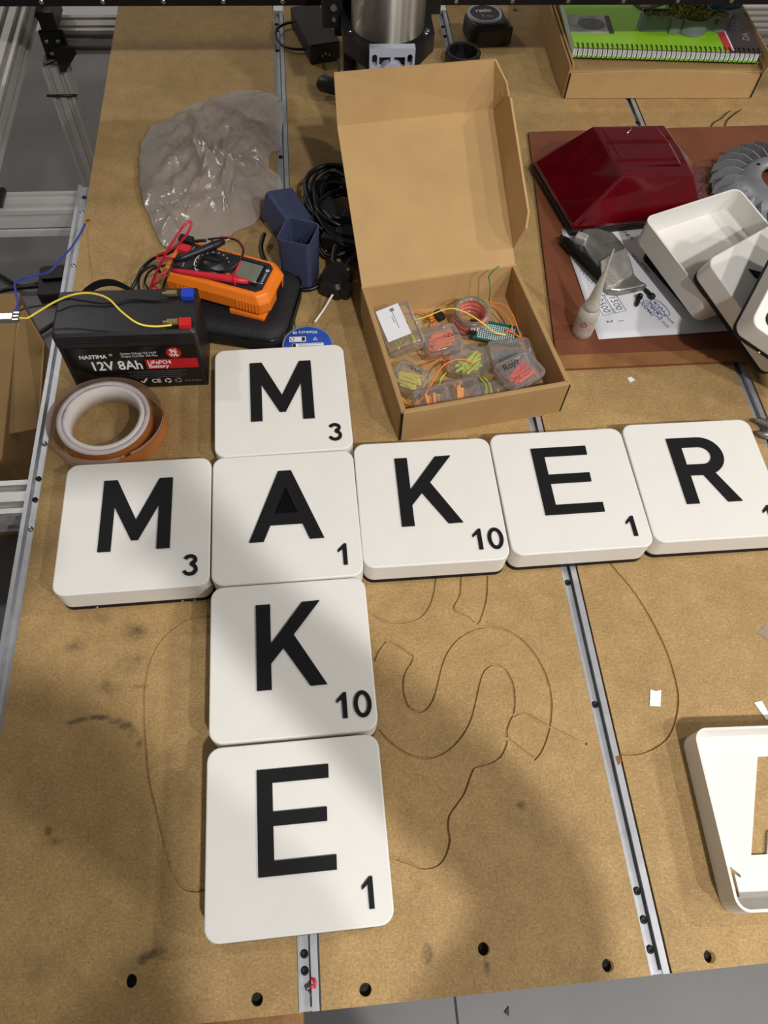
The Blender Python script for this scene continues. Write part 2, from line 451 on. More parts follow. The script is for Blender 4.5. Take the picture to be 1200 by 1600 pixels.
# ------------------------------------------------------------------ the setting
def struct(o, label):
    o['kind'] = 'structure'; o['label'] = label; return o
FLOOR = -0.86
o = MB().box((0.2, 1.2, FLOOR - 0.05), (7.0, 7.0, 0.1)).build('floor', 'floor'); struct(o, 'grey painted workshop floor under the machine')
o = MB().box((0.2, 3.03, 0.5), (7.0, 0.1, 2.9)).build('wall_back', 'wall'); struct(o, 'white wall behind the machine')
# seam in the floor paint
o = MB().box((0.181, -0.4, FLOOR + 0.0005), (0.004, 1.0, 0.001)).build('trim_1', 'hole'); struct(o, 'thin dark seam across the floor')

# ------------------------------------------------------------------ machine bed: boards, slot rails, side rail
bed = thing('router_bed', 'tan fibreboard router bed with metal slot rails carrying everything', 'machine bed', (0.1, 0.6, -0.02))
FRONT, BACK = -0.050, 1.52
BX = [(-0.3082, -0.0432), (-0.0249, 0.2451), (0.2634, 0.5226), (0.5397, 0.795)]
BT = 0.018
grooves = {
 1: [
  [(0.0394, 0.2327, 0.0000), (0.0444, 0.2431, 0.0000), (0.0524, 0.2522, 0.0000)], [(0.0515, 0.2538, 0.0000), (0.0595, 0.2495, 0.0000), (0.0692, 0.2423, 0.0000), (0.0781, 0.2342, 0.0000)], [(0.0779, 0.2363, 0.0000), (0.0763, 0.2301, 0.0000), (0.0690, 0.2200, 0.0000), (0.0654, 0.2079, 0.0000), (0.0658, 0.1935, 0.0000), (0.0695, 0.1842, 0.0000), (0.0780, 0.1796, 0.0000), (0.0864, 0.1830, 0.0000), (0.0935, 0.1925, 0.0000), (0.0994, 0.2074, 0.0000), (0.1055, 0.2237, 0.0000), (0.1136, 0.2381, 0.0000), (0.1257, 0.2502, 0.0000), (0.1417, 0.2579, 0.0000), (0.1570, 0.2602, 0.0000), (0.1734, 0.2557, 0.0000), (0.1886, 0.2446, 0.0000), (0.2002, 0.2264, 0.0000), (0.2067, 0.2057, 0.0000), (0.2078, 0.1849, 0.0000), (0.2043, 0.1670, 0.0000), (0.1978, 0.1498, 0.0000), (0.1889, 0.1351, 0.0000), (0.1805, 0.1273, 0.0000)],
  [(0.1819, 0.1272, 0.0000), (0.1765, 0.1323, 0.0000), (0.1680, 0.1402, 0.0000), (0.1594, 0.1479, 0.0000)],
  [(0.1581, 0.1494, 0.0000), (0.1593, 0.1567, 0.0000), (0.1632, 0.1642, 0.0000), (0.1687, 0.1727, 0.0000), (0.1719, 0.1856, 0.0000), (0.1724, 0.1999, 0.0000), (0.1683, 0.2127, 0.0000), (0.1611, 0.2196, 0.0000), (0.1528, 0.2198, 0.0000), (0.1444, 0.2124, 0.0000), (0.1381, 0.1983, 0.0000), (0.1314, 0.1806, 0.0000), (0.1242, 0.1652, 0.0000), (0.1122, 0.1506, 0.0000), (0.0971, 0.1404, 0.0000), (0.0810, 0.1366, 0.0000), (0.0640, 0.1411, 0.0000), (0.0477, 0.1537, 0.0000), (0.0380, 0.1660, 0.0000)],
  [(0.1686, 0.1688, 0.0000), (0.1735, 0.1710, 0.0000), (0.1813, 0.1694, 0.0000), (0.1957, 0.1598, 0.0000), (0.2083, 0.1519, 0.0000), (0.2237, 0.1424, 0.0000), (0.2334, 0.1374, 0.0000)],
  [(0.1577, 0.1471, 0.0000), (0.1561, 0.1424, 0.0000), (0.1489, 0.1326, 0.0000), (0.1363, 0.1270, 0.0000), (0.1243, 0.1252, 0.0000), (0.1181, 0.1164, 0.0000), (0.1116, 0.1043, 0.0000), (0.1026, 0.0943, 0.0000), (0.0948, 0.0852, 0.0000), (0.0924, 0.0742, 0.0000), (0.0928, 0.0656, 0.0000), (0.0880, 0.0543, 0.0000), (0.0798, 0.0467, 0.0000), (0.0669, 0.0453, 0.0000), (0.0547, 0.0504, 0.0000), (0.0407, 0.0562, 0.0000)],
  [(0.1372, 0.3183, 0.0000), (0.1332, 0.2973, 0.0000), (0.1246, 0.2817, 0.0000), (0.1374, 0.2728, 0.0000), (0.1469, 0.2643, 0.0000), (0.1557, 0.2795, 0.0000), (0.1614, 0.2954, 0.0000), (0.1653, 0.3164, 0.0000)],
  [(0.1110, 0.3201, 0.0000), (0.1049, 0.2969, 0.0000), (0.0954, 0.2803, 0.0000), (0.0840, 0.2732, 0.0000), (0.0689, 0.2709, 0.0000), (0.0542, 0.2731, 0.0000), (0.0371, 0.2833, 0.0000)],
 ],
 0: [[(-0.1183, 0.2905, 0.0000), (-0.1266, 0.2911, 0.0000), (-0.1430, 0.2900, 0.0000), (-0.1589, 0.2801, 0.0000), (-0.1712, 0.2658, 0.0000), (-0.1790, 0.2463, 0.0000), (-0.1817, 0.2219, 0.0000), (-0.1803, 0.1940, 0.0000), (-0.1766, 0.1671, 0.0000), (-0.1718, 0.1374, 0.0000), (-0.1626, 0.1068, 0.0000), (-0.1540, 0.0807, 0.0000), (-0.1477, 0.0622, 0.0000), (-0.1384, 0.0487, 0.0000), (-0.1296, 0.0443, 0.0000), (-0.1191, 0.0439, 0.0000)]],
 2: [[(0.2592, 0.1286, 0.0000), (0.2632, 0.1261, 0.0000), (0.2816, 0.1254, 0.0000), (0.2994, 0.1306, 0.0000), (0.3136, 0.1396, 0.0000), (0.3257, 0.1569, 0.0000), (0.3332, 0.1774, 0.0000), (0.3347, 0.2015, 0.0000), (0.3330, 0.2266, 0.0000), (0.3264, 0.2581, 0.0000), (0.3163, 0.2883, 0.0000), (0.3005, 0.3195, 0.0000), (0.2955, 0.3318, 0.0000)]],
 3: [],
}
holes = {0: [(-0.1759, -0.0166, 0.0000), (-0.0760, -0.0380, 0.0000), (-0.2735, 1.4332, 0.0000)], 1: [(0.0108, -0.0392, 0.0000), (0.1105, -0.0193, 0.0000), (0.2113, -0.0400, 0.0000), (0.1513, 1.4124, 0.0000)],
         2: [(0.2981, -0.0412, 0.0000), (0.2889, 1.4328, 0.0000), (0.3878, 1.4111, 0.0000)], 3: []}
def cut(o, mb):
    c = mb.build('tmp_cut', 'mdf')
    md = o.modifiers.new('b', 'BOOLEAN'); md.operation = 'DIFFERENCE'; md.solver = 'EXACT'; md.object = c
    bpy.context.view_layer.update()
    me = bpy.data.meshes.new_from_object(o.evaluated_get(bpy.context.evaluated_depsgraph_get()))
    o.modifiers.clear()
    if len(me.polygons) > 6: o.data = me
    me2 = c.data; bpy.data.objects.remove(c); bpy.data.meshes.remove(me2)
for i, (x0, x1) in enumerate(BX):
    o = MB().box(((x0 + x1) / 2, (FRONT + BACK) / 2, -BT / 2), (x1 - x0, BACK - FRONT, BT)).build('fibreboard_panel', 'mdf')
    for g in grooves[i]:
        cut(o, MB().tube([p + Vector((0, 0, -0.0006)) for p in smooth_path(g, 4)], 0.0016, 6))
    for h in holes[i]:
        cut(o, MB().cyl((h[0], h[1], -0.011), 0.0050, 0.02, 20))
    o.data.name = 'fibreboard_panel'
    o.parent = bed; o.matrix_parent_inverse = bed.matrix_basis.inverted()
    for h in holes[i]:
        b = MB().cyl((h[0], h[1], -0.0112), 0.0048, 0.0035, 16).cyl((h[0], h[1], -0.0078), 0.0022, 0.0006, 6)
        b.build('bolt_head', 'hole', bed, world=True)
# slot rails between the boards
def slot_rail(x0, x1, y0, y1, screws):
    w = x1 - x0; g = 0.0004
    x1 = x1 - 0.0012
    prof = [(x0 + g, -0.016), (x1 - g, -0.016), (x1 - g, -0.0010), (x1 - 0.0062, -0.0010), (x1 - 0.0062, -0.0030), (x1 - 0.0030, -0.0030),
            (x1 - 0.0030, -0.0085), (x1 - 0.0080, -0.0085), (x1 - 0.0080, -0.0060), (x0 + 0.0016, -0.0060), (x0 + 0.0016, -0.0008), (x0 + g, -0.0008)]
    r = MB().loft([[(x, y0, z) for x, z in prof], [(x, y1, z) for x, z in prof]]).build('slot_rail', 'alu_rail', bed, world=True)
    for (sx, sy) in screws:
        MB().lathe([(0.0002, -0.0052), (0.0016, -0.0052), (0.0020, -0.0045), (0.0032, -0.0050), (0.0034, -0.0062)], 16, (sx, sy, 0)).build('rail_screw', 'hole', r, world=True)
    return r
slot_rail(-0.0432, -0.0249, FRONT, 1.41, [(-0.0375, y) for y in (-0.022, -0.010, 0.012, 0.90, 1.02, 1.16, 1.30, 1.36, 1.38)])
slot_rail(0.2451, 0.2634, FRONT, 1.41, [(0.2515, y) for y in (-0.032, -0.010, 0.012, 0.175, 0.305, 0.385, 1.30, 1.34, 1.37)])
slot_rail(0.5226, 0.5397, FRONT, 1.41, [(0.529, y) for y in (0.10, 0.30, 0.50, 1.09)])
for x in (-0.0340, 0.2542, 0.5311):
    MB().box((x, 1.424, -0.004), (0.0165, 0.028, 0.010)).build('rail_end_cap', 'paper', bed, world=True, bevel=0.001)
# aluminium angle along the left edge
prof = [(-0.3230, -0.030), (-0.3090, -0.030), (-0.3090, -0.0035), (-0.3186, -0.0035), (-0.3186, 0.0005), (-0.3230, 0.0005)]
side = MB().loft([[(x, -0.30, z) for x, z in prof], [(x, 0.958, z) for x, z in prof]]).build('side_rail', 'alu_rail', bed, world=True)
for y, m in ((0.935, 'hole'), (0.905, 'steel'), (0.80, 'steel'), (0.515, 'steel'), (0.468, 'hole'), (0.441, 'hole'), (0.405, 'steel')):
    MB().lathe([(0.0003, -0.0012), (0.0020, -0.0012), (0.0030, -0.0025), (0.0030, -0.0040)], 14, (-0.3135, y, 0)).build('side_bolt', m, side, world=True)
# raw wooden sub-board sticking out below the front left edge
MB().box((-0.20, -0.06, -0.055), (0.316, 0.24, 0.018)).build('sub_board', 'mdf_edge', bed, world=True)
MB().box((-0.135, -0.120, -0.0455), (0.05, 0.02, 0.002)).build('dark_tab', 'book_dark', bed, world=True)

# ------------------------------------------------------------------ extrusion frame
def profile(w, h, p=0.02, slot=0.0085, dep=0.008):
    """slotted aluminium outline, centred; slots every p on each side"""
    def side(L):
        n = max(1, round(L / p)); o = []
        for i in range(n):
            c = -L / 2 + (i + 0.5) * L / n
            o += [(c - slot / 2, 0), (c - slot / 2, dep), (c + slot / 2, dep), (c + slot / 2, 0)]
        return o
    P = []
    P += [(-w / 2, -h / 2)] + [(t, -h / 2 + d) for t, d in side(w)]
    P += [(w / 2, -h / 2)] + [(w / 2 - d, t) for t, d in side(h)]
    P += [(w / 2, h / 2)] + [(-t, h / 2 - d) for t, d in side(w)]
    P += [(-w / 2, h / 2)] + [(-w / 2 + d, -t) for t, d in side(h)]
    return P
fr = thing('machine_frame', 'slotted aluminium extrusion frame with black corner brackets left of the bed', 'frame', (-0.45, 0.9, -0.4))
def beam_x(name, x0, x1, yc, zc, w, h, m='alu_dull'):
    P = profile(w, h)
    return MB().loft([[(x0, yc + a, zc + b) for a, b in P], [(x1, yc + a, zc + b) for a, b in P]]).build(name, m, fr, world=True)
def beam_y(name, y0, y1, xc, zc, w, h, m='alu_dull'):
    P = profile(w, h)
    return MB().loft([[(xc + a, y0, zc + b) for a, b in P], [(xc + a, y1, zc + b) for a, b in P]]).build(name, m, fr, world=True)
beam_y('long_beam', 0.965, 1.75, -0.476, 0.020, 0.080, 0.040)
beam_x('cross_beam', -0.43, 0.79, 1.425, -0.045, 0.050, 0.040)
beam_x('cross_beam', -0.60, -0.3235, 0.934, -0.028, 0.040, 0.044, 'alu')
beam_x('cross_beam', -0.60, -0.3235, 0.447, -0.024, 0.042, 0.040, 'alu')
beam_x('cross_beam', 0.80, 1.5, 1.40, -0.03, 0.08, 0.04)
beam_x('cross_beam', 0.80, 1.5, 1.55, -0.02, 0.04, 0.04)
P = profile(0.04, 0.04)
MB().loft([[(-0.432 + a, 1.385 + b, FLOOR) for a, b in P], [(-0.432 + a, 1.385 + b, -0.068) for a, b in P]]).build('leg', 'alu_dull', fr, world=True)
MB().loft([[(0.87 + a, 1.385 + b, FLOOR) for a, b in P], [(0.87 + a, 1.385 + b, -0.068) for a, b in P]]).build('leg', 'alu_dull', fr, world=True)
# black corner bracket at the top of the leg
def bracket(name, c, s, bolts):
    b = MB()
    b.prism([(-0.028 * s, -0.004), (0.030 * s, -0.004), (0.030 * s, 0.004), (-0.028 * s, 0.004)], -0.055 * s, 0.012 * s)
    b.v = [(x + c[0], y + c[1], z + c[2]) for x, y, z in b.v]
    o = b.build(name, 'black', fr, world=True, bevel=0.0015)
    for (x, z) in bolts:
        MB().lathe([(0.0002, 0.0), (0.0030, 0.0), (0.0036, 0.0012), (0.0036, 0.004)], 10, (c[0] + x, c[1] - 0.0078, c[2] + z), m=Rm(-90, 'X').to_3x3()).build('bolt', 'steel', o, world=True)
bracket('corner_bracket', (-0.425, 1.394, -0.030), 0.72, [(-0.010, -0.006), (0.009, -0.006), (-0.008, -0.027), (0.011, -0.027)])
gp = [(-0.420, -0.030), (-0.420, -0.072), (-0.411, -0.072), (-0.384, -0.042), (-0.384, -0.030)]
g = MB().loft([[(x, 1.358, z) for x, z in gp], [(x, 1.364, z) for x, z in gp]])
g.build('gusset_plate', 'black', fr, world=True)
clip = MB().box((-0.421, 1.412, 0.000), (0.028, 0.066, 0.030)).build('slotted_angle', 'black', fr, world=True, bevel=0.002)
for y in (1.405, 1.432):
    MB().cyl((-0.420, y, 0.0165), 0.0055, 0.0012, 14).build('bolt', 'steel', clip, world=True)
MB().tube([(-0.458, 1.360, -0.115), (-0.405, 1.360, -0.115)], 0.0022, 8).build('hex_pin', 'black', fr, world=True)
br2 = MB().box((-0.441, 0.936, -0.001), (0.038, 0.036, 0.008)).build('corner_bracket', 'black', fr, world=True, bevel=0.002)
for y in (0.928, 0.946):
    MB().cyl((-0.436, y, 0.0028), 0.0055, 0.0014, 14).build('bolt', 'steel', br2, world=True)

# ------------------------------------------------------------------ gantry and spindle
gan = thing('gantry', 'dark gantry beam across the far end of the bed', 'gantry', (0.15, 1.16, 0.157))
P = profile(0.08, 0.14, 0.04, 0.008, 0.004)
MB().loft([[(-0.62, 1.165 + a, 0.229 + b) for a, b in P], [(0.95, 1.165 + a, 0.229 + b) for a, b in P]]).build('beam', 'black', gan, world=True)
MB().box((0.165, 1.121, 0.1605), (1.57, 0.008, 0.010)).build('linear_guide', 'hole', gan, world=True)
for i in range(19):
    x = -0.58 + i * 0.08
    MB().lathe([(0.0002, 0.0), (0.003, 0.0), (0.0034, 0.001), (0.0034, 0.003)], 10, (x, 1.1165, 0.1605), m=Rm(-90, 'X').to_3x3()).build('guide_bolt', 'steel', gan, world=True)

sp = thing('router_spindle', 'brushed steel router spindle in a black clamp behind the open box', 'spindle', (0.111, 0.990, 0.03))
SX, SY = 0.1115, 0.990
MB().lathe([(0.046, 0.186), (0.046, 0.42)], 64, (SX, SY, 0), cap0=True, cap1=True).build('spindle_body', 'brushed', sp, world=True)
MB().lathe([(0.010, 0.030), (0.010, 0.055), (0.022, 0.060), (0.026, 0.085), (0.044, 0.090), (0.044, 0.180)], 64, (SX, SY, 0), cap0=True, cap1=True).build('lower_body', 'brushed', sp, world=True)
MB().lathe([(0.003, 0.012), (0.003, 0.034)], 16, (SX, SY, 0), cap0=True, cap1=True).build('cutter', 'steel', sp, world=True)
oct_ = [(-0.057, -0.022), (-0.030, -0.060), (0.030, -0.060), (0.057, -0.022), (0.057, 0.06), (-0.057, 0.06)]
ring = [(0.0455 * math.cos(2 * PI * i / 40), 0.0455 * math.sin(2 * PI * i / 40)) for i in range(40)]
clamp = shape2d('clamp', [[(SX + x, SY + y) for x, y in oct_], [(SX + x, SY + y) for x, y in ring][::-1]], 0.176, 0.198, 'black', sp, sp.matrix_basis.inverted())
for (x, y) in ((-0.05, -0.024), (0.05, -0.024), (0.047, -0.03)):
    MB().cyl((SX + x * 0.97, SY + y + 0.008, 0.197), 0.003, 0.002, 10).build('clamp_bolt', 'steel', clamp, world=True)
# grey printed mount with two oblong slots and square windows, on the clamp's front
mnt_f = frame((SX - 0.0005, SY - 0.0605, 0.182), (1, 0, 0), (0, 0, 1))
lw = 0.0275
outer = [(-lw, -0.042), (lw, -0.042), (lw, 0.0245), (-lw, 0.0245)]
def oblong(cx, y0, y1, r): return arc(cx, y1, r, r, 0, 180, 8) + arc(cx, y0, r, r, 180, 360, 8)
win = [(-0.0160, 0.000), (-0.0160, 0.0140), (-0.0022, 0.0140), (-0.0022, 0.000)]
mount = shape2d('grey_mount', [outer, oblong(-0.0215, 0.006, 0.014, 0.0033)[::-1], oblong(0.0215, 0.006, 0.014, 0.0033)[::-1], win, [(-x, y) for x, y in win][::-1]],
        0.0, 0.010, 'light_grey', sp, sp.matrix_basis.inverted() @ mnt_f)
shape2d('mount_boss', [arc(0, -0.006, 0.014, 0.014, 0, 360, 28)[:-1]], 0.0, 0.012, 'light_grey', mount, sp.matrix_basis.inverted() @ mnt_f)
MB().box((SX, SY + 0.09, 0.25), (0.13, 0.06, 0.20)).build('carriage_plate', 'black', sp, world=True, bevel=0.002)
bl = MB().box((0.0445, 1.035, 0.205), (0.028, 0.02, 0.062)).build('side_block', 'black', sp, world=True, bevel=0.0015)
for z in (0.186, 0.200):
    MB().cyl((0.0455, 1.0255, z), 0.0042 if z > 0.19 else 0.0028, 0.004, 12, m=Rm(90, 'X').to_3x3()).build('block_bolt', 'steel', bl, world=True)
MB().box((0.175, 1.045, 0.21), (0.020, 0.02, 0.05)).build('side_block', 'black', sp, world=True, bevel=0.0015)
MB().box((0.061, 0.985, 0.115), (0.012, 0.016, 0.15)).build('side_post', 'black', sp, world=True, bevel=0.001)

# ------------------------------------------------------------------ letter tiles
mm = 0.001
GL = {
 'E': [[(-32, 52.3), (29.6, 52.3), (29.3, 41), (-19, 41), (-19, 17.6), (26.4, 17.6), (26, 6.4), (-19, 6.4), (-19, -20.1), (32, -20.1), (31.6, -31.4), (-32, -31.4)]],
 'K': [[(-31.7, 52.6), (-18.2, 52.6), (-18.4, 12.4), (12.6, 52.6), (29.4, 53), (3.2, 20.4), (32, -30), (16.8, -30.2), (-6.8, 8), (-18.6, -6.2), (-18.6, -30.8), (-31.8, -30.9)]],
 'M': [[(-34.7, 51.8), (-21.1, 51.8), (0.6, 3.0), (22.1, 51.2), (35.5, 51.2), (35.3, -31.5), (22.5, -31.5), (22.6, 20.0), (3.6, -20.2), (-3.1, -20.2), (-22.2, 19.5), (-22.4, -31.2), (-35, -31.0)]],
 'A': [[(-6.0, 52.6), (7.6, 52.6), (38.1, -30.5), (23.3, -30.5), (16.8, -12.3), (-15.9, -12.3), (-23, -30.5), (-37.4, -30.5)], [(-11.2, 0.9), (1.0, 33), (12.4, 0.9)]],
 'R': [[(-28.7, 52.2), (5.6, 52.2)] + arc(5.6, 27.9, 24.4, 24.3, 90, -70, 18) + [(33, -31.7), (17.3, -31.7), (0.3, 3.2), (-14.6, 3.2), (-14.7, -31.9), (-28.6, -31.9)],
       ([(-14.7, 39.6), (5.0, 39.6)] + arc(4.6, 28.1, 11.5, 11.4, 85, -85, 12) + [(-14.8, 16.7)])[::-1]],
}
def one(cx): return [[(cx - 5.2, -45.6), (cx + 1.6, -38.9), (cx + 4.0, -38.9), (cx + 4.0, -62.4), (cx - 0.2, -62.4), (cx - 0.2, -44.6), (cx - 5.0, -48.2)]]
DG = {
 '1': one(55.8),
 '10': one(44.4) + [arc(62.6, -50.9, 8.1, 12.3, 0, 360, 28)[:-1]] + [arc(62.6, -50.9, 4.3, 8.7, 0, 360, 28)[:-1][::-1]],
 '3': [stroke(arc(56.2, -46.4, 5.0, 4.0, 165, -75, 14) + arc(56.0, -56.8, 5.8, 5.2, 75, -165, 16), 3.5)],
}
def sc(loops): return [[(x * mm, y * mm) for x, y in lp] for lp in loops]
TS, TH = 0.150, 0.0365
def tile_body(parent, top=True):
    b = MB()
    rings = [rrect(TS - 0.0006, TS - 0.0006, 0.0115, 0.0068), rrect(TS, TS, 0.012, 0.0082), rrect(TS, TS, 0.012, TH - 0.0013), rrect(TS - 0.0008, TS - 0.0008, 0.0116, TH - 0.0004), rrect(TS - 0.0026, TS - 0.0026, 0.0108, TH)]
    b.loft(rings)
    return b.build('tile_body', 'white', parent)
def tile_base(parent):
    return MB().loft([rrect(TS - 0.002, TS - 0.002, 0.011, 0.0), rrect(TS + 0.0004, TS + 0.0004, 0.0122, 0.0008), rrect(TS + 0.0004, TS + 0.0004, 0.0122, 0.0068)]).build('tile_base', 'black_print', parent)
def letter_tile(label, loc, rz, L, D, group, mtx=None):
    t = thing('letter_tile', label, 'letter tile', loc, rz, group, mtx)
    tile_body(t); tile_base(t)
    if L in GL:
        shape2d('letter', sc(GL[L]), TH - 0.0005, TH + 0.0016, 'black_print', t)
        if L == 'A':
            shape2d('letter_counter', sc([GL['A'][1]]), TH - 0.0005, TH + 0.0001, 'black_shaded', t)
    if D in DG: shape2d('number', sc(DG[D]), TH - 0.0005, TH + 0.0014, 'black_print', t)
    return t
G = 'white letter tiles laid out as crossing words'
letter_tile('white letter tile M 3 at the top of the column, above tile A', (-0.0420, 0.5345, 0), 0.0228, 'M', '3', G)
tm = letter_tile('white letter tile M 3 at the left end of the row by the copper tape', (-0.1926, 0.3829, 0), 0.0123, 'M', '3', G)
letter_tile('white letter tile A 1 where the row and column of tiles cross', (-0.0411, 0.3832, 0), 0.0128, 'A', '1', G)
letter_tile('white letter tile K 10 in the column directly below tile A', (-0.0393, 0.2315, 0), 0.0129, 'K', '10', G)
letter_tile('white letter tile E 1 at the bottom of the column, over the slot rail', (-0.0387, 0.0786, 0), 0.0117, 'E', '1', G)
letter_tile('white letter tile K 10 in the row, right of tile A', (0.1093, 0.3916, 0), 0.0041, 'K', '10', G)
letter_tile('white letter tile E 1 in the row, between tiles K and R', (0.2610, 0.3961, 0), 0.0102, 'E', '1', G)
letter_tile('white letter tile R at the right end of the row, cut by the frame', (0.4125, 0.4003, 0), 0.0013, 'R', '1', G)
for x in (-0.041, 0.043, 0.055):
    MB().cyl((x, -0.0742, 0.0030), 0.0016, 0.0014, 8, m=Rm(90, 'X').to_3x3()).build('screw', 'steel', tm)

def open_shell(name, label, mtx, cut_loops=None, group=None, TH=TH):
    """hollow tile cover lying with its open side up"""
    t = thing(name, label, 'tile cover', group=group, mtx=mtx)
    b = MB(); w = 0.0024
    rings = [rrect(TS - 0.003, TS - 0.003, 0.0105, 0.0), rrect(TS, TS, 0.012, 0.0014), rrect(TS, TS, 0.012, TH), rrect(TS - 2 * w, TS - 2 * w, 0.0095, TH), rrect(TS - 2 * w, TS - 2 * w, 0.0095, 0.0035)]
    b.loft(rings, cap0=not cut_loops, cap1=not cut_loops)
    b.build('wall', 'white', t)
    if cut_loops:
        lp = [[(x, y) for x, y, _ in rrect(TS - 0.004, TS - 0.004, 0.010, 0)]] + cut_loops
        shape2d('face', lp, 0.0002, 0.0034, 'white', t)
    return t
# shell at the lower right, letter and number cut through its face (seen mirrored)
cutA = [(-x * mm, y * mm) for x, y in GL['A'][0]]
m1 = [(-(x + 1.6) * mm, y * mm) for x, y in one(55.8)[0]]
open_shell('tile_cover', 'empty white tile cover, open side up, with a cut-out A, at the lower right', Tm(0.3965, 0.0600, 0) @ Rm(-2.4, 'Z'),
           [cutA, m1], TH=0.0302)
# spare pieces heaped at the right edge
open_shell('tile_cover', 'empty white tile cover lying open beside the red tail light', Tm(0.5254, 0.7298, 0.0327) @ Rm(19.24, 'Z') @ Rm(5.03, 'X') @ Rm(-1.76, 'Y'))
MBt = thing('black_tile_tray', 'black tile base lying under the open white cover', 'tile base', mtx=Tm(0.5300, 0.7370, 0.0052) @ Rm(20, 'Z'))
MB().loft([rrect(TS - 0.026, TS - 0.020, 0.012, 0.0), rrect(TS - 0.026, TS - 0.020, 0.012, 0.018)]).build('plate', 'black_print', MBt)
f2 = Tm(0.5602, 0.6379, 0.0557) @ Rm(29.46, 'Z') @ Rm(17.35, 'X') @ Rm(-3.68, 'Y')
t2 = letter_tile('white letter tile tilted on the open cover, half hidden by the topmost tile', None, 0, '', '', 'spare tiles heaped at the right', f2)
shape2d('letter', [[(-0.034, 0.041), (-0.033, 0.027), (-0.014, 0.022)]], TH - 0.0005, TH + 0.0016, 'black_print', t2)
f3 = Tm(0.5629, 0.5710, 0.1000) @ Rm(-35.7, 'Z') @ Rm(18.6, 'X') @ Rm(19.7, 'Y')
t3 = letter_tile('topmost spare white letter tile at the right edge, with a round digit', None, 0, '', '', 'spare tiles heaped at the right', f3)
shape2d('number', sc([arc(-0.0545 / mm, -0.0560 / mm, 8.5, 9.5, 0, 360, 24)[:-1], arc(-0.0545 / mm, -0.0560 / mm, 5.0, 6.0, 0, 360, 24)[:-1][::-1]]), TH - 0.0005, TH + 0.0014, 'black_print', t3)
MB().cyl((-0.035, -0.0745, 0.003), 0.0022, 0.003, 10, m=Rm(90, 'X').to_3x3()).build('screw', 'brass', t3)

# ------------------------------------------------------------------ battery
bt = thing('battery', 'black twelve volt battery with white and red label', 'battery', (-0.2065, 0.6195, 0), 0.0)
BW, BD, BH = 0.152, 0.066, 0.094
b = MB(); b.box((0, 0, 0.0385), (BW, BD, 0.077)); b.build('case', 'batt', bt, bevel=0.002)
b = MB(); b.loft([rrect(BW + 0.002, BD + 0.002, 0.004, 0.076), rrect(BW + 0.002, BD + 0.002, 0.004, 0.091), rrect(BW - 0.004, BD - 0.004, 0.004, 0.094)]); b.build('lid', 'batt', bt)
for z in (0.080, 0.084, 0.088):
    MB().box((-0.005, -BD / 2 - 0.0013, z), (BW - 0.03, 0.001, 0.0012)).build('lid_rib', 'batt', bt)
ff = Tm(0, -BD / 2 - 0.0012, 0) @ Rm(90, 'X')     # front face: x right, y up
def bx(x, y): return Tm(0, -BD / 2 - 0.0010, 0) @ Rm(90, 'X') @ Tm(x, y, 0)
MB().box((0.0, -BD / 2 - 0.0004, 0.038), (BW - 0.010, 0.0006, 0.068)).build('label_sheet', 'black_gloss', bt)
MB().box((0.0415, -BD / 2 - 0.0009, 0.0428), (0.058, 0.0004, 0.0155)).build('red_band', 'txt_red', bt)
text('NASTIMA', 0.0085, 'txt_white', bt, bx(-0.058, 0.058), bold=0.0002, sx=0.84, shear=0.15)
text('®', 0.005, 'txt_white', bt, bx(-0.0245, 0.0605))
text('12V 8Ah', 0.0205, 'txt_white', bt, bx(-0.050, 0.0420), bold=0.0004, sx=0.80)
text('LiFePO4', 0.0082, 'txt_white', bt, Tm(0, -0.0005, 0) @ bx(0.0145, 0.0462), bold=0.0002, sx=0.92)
text('Battery', 0.0082, 'txt_white', bt, Tm(0, -0.0005, 0) @ bx(0.0145, 0.0395), bold=0.0002, sx=0.92)
text('Output Voltage: 9.2-14.6V', 0.0048, 'txt_white', bt, bx(-0.012, 0.0620), sx=0.78)
text('Output Current: 10A Max', 0.0048, 'txt_white', bt, bx(-0.012, 0.0575), sx=0.78)
MB().cyl((0.0465, -BD / 2 - 0.0002, 0.0605), 0.0082, 0.0010, 28, m=Rm(90, 'X').to_3x3()).build('red_dot', 'txt_red', bt)
text('96', 0.0082, 'txt_white', bt, Tm(0, -0.0004, 0) @ bx(0.0465, 0.0635), align='CENTER', bold=0.0003)
text('Wh', 0.0065, 'txt_white', bt, Tm(0, -0.0004, 0) @ bx(0.0465, 0.0572), align='CENTER', bold=0.0002)
text('CE', 0.0090, 'txt_white', bt, bx(0.012, 0.0135), bold=0.0002)
for i, x in enumerate((0.031, 0.043)):
    tri = [stroke(arc(x, 0.0135, 0.0032, 0.0032, 20 + 120 * k, 110 + 120 * k, 5), 0.0016) for k in range(3)]
    shape2d('recycling_mark', tri, 0, 0.0001, 'txt_white' if i == 0 else 'txt_grey', bt, bx(0, 0))
shape2d('tick_mark', [stroke([(0.0, 0.0140), (0.0025, 0.0115), (0.0075, 0.0185)], 0.0020)], 0, 0.0001, 'txt_white', bt, bx(0, 0))
text('Made in China', 0.0034, 'txt_grey', bt, bx(0.050, 0.0125))
for k in range(4):
    MB().box((0.022, -BD / 2 - 0.0009, 0.0305 - 0.0034 * k), (0.066 - 0.010 * (k % 2), 0.0003, 0.0012)).build('fine_print', 'fine_print', bt)
MB().box((0.0665, 0.0185, 0.0965), (0.0135, 0.0130, 0.007)).build('blue_terminal', 'blue_term', bt, bevel=0.0008)
MB().box((0.0655, -0.0245, 0.0965), (0.0130, 0.0115, 0.007)).build('red_terminal', 'red_term', bt, bevel=0.0008)
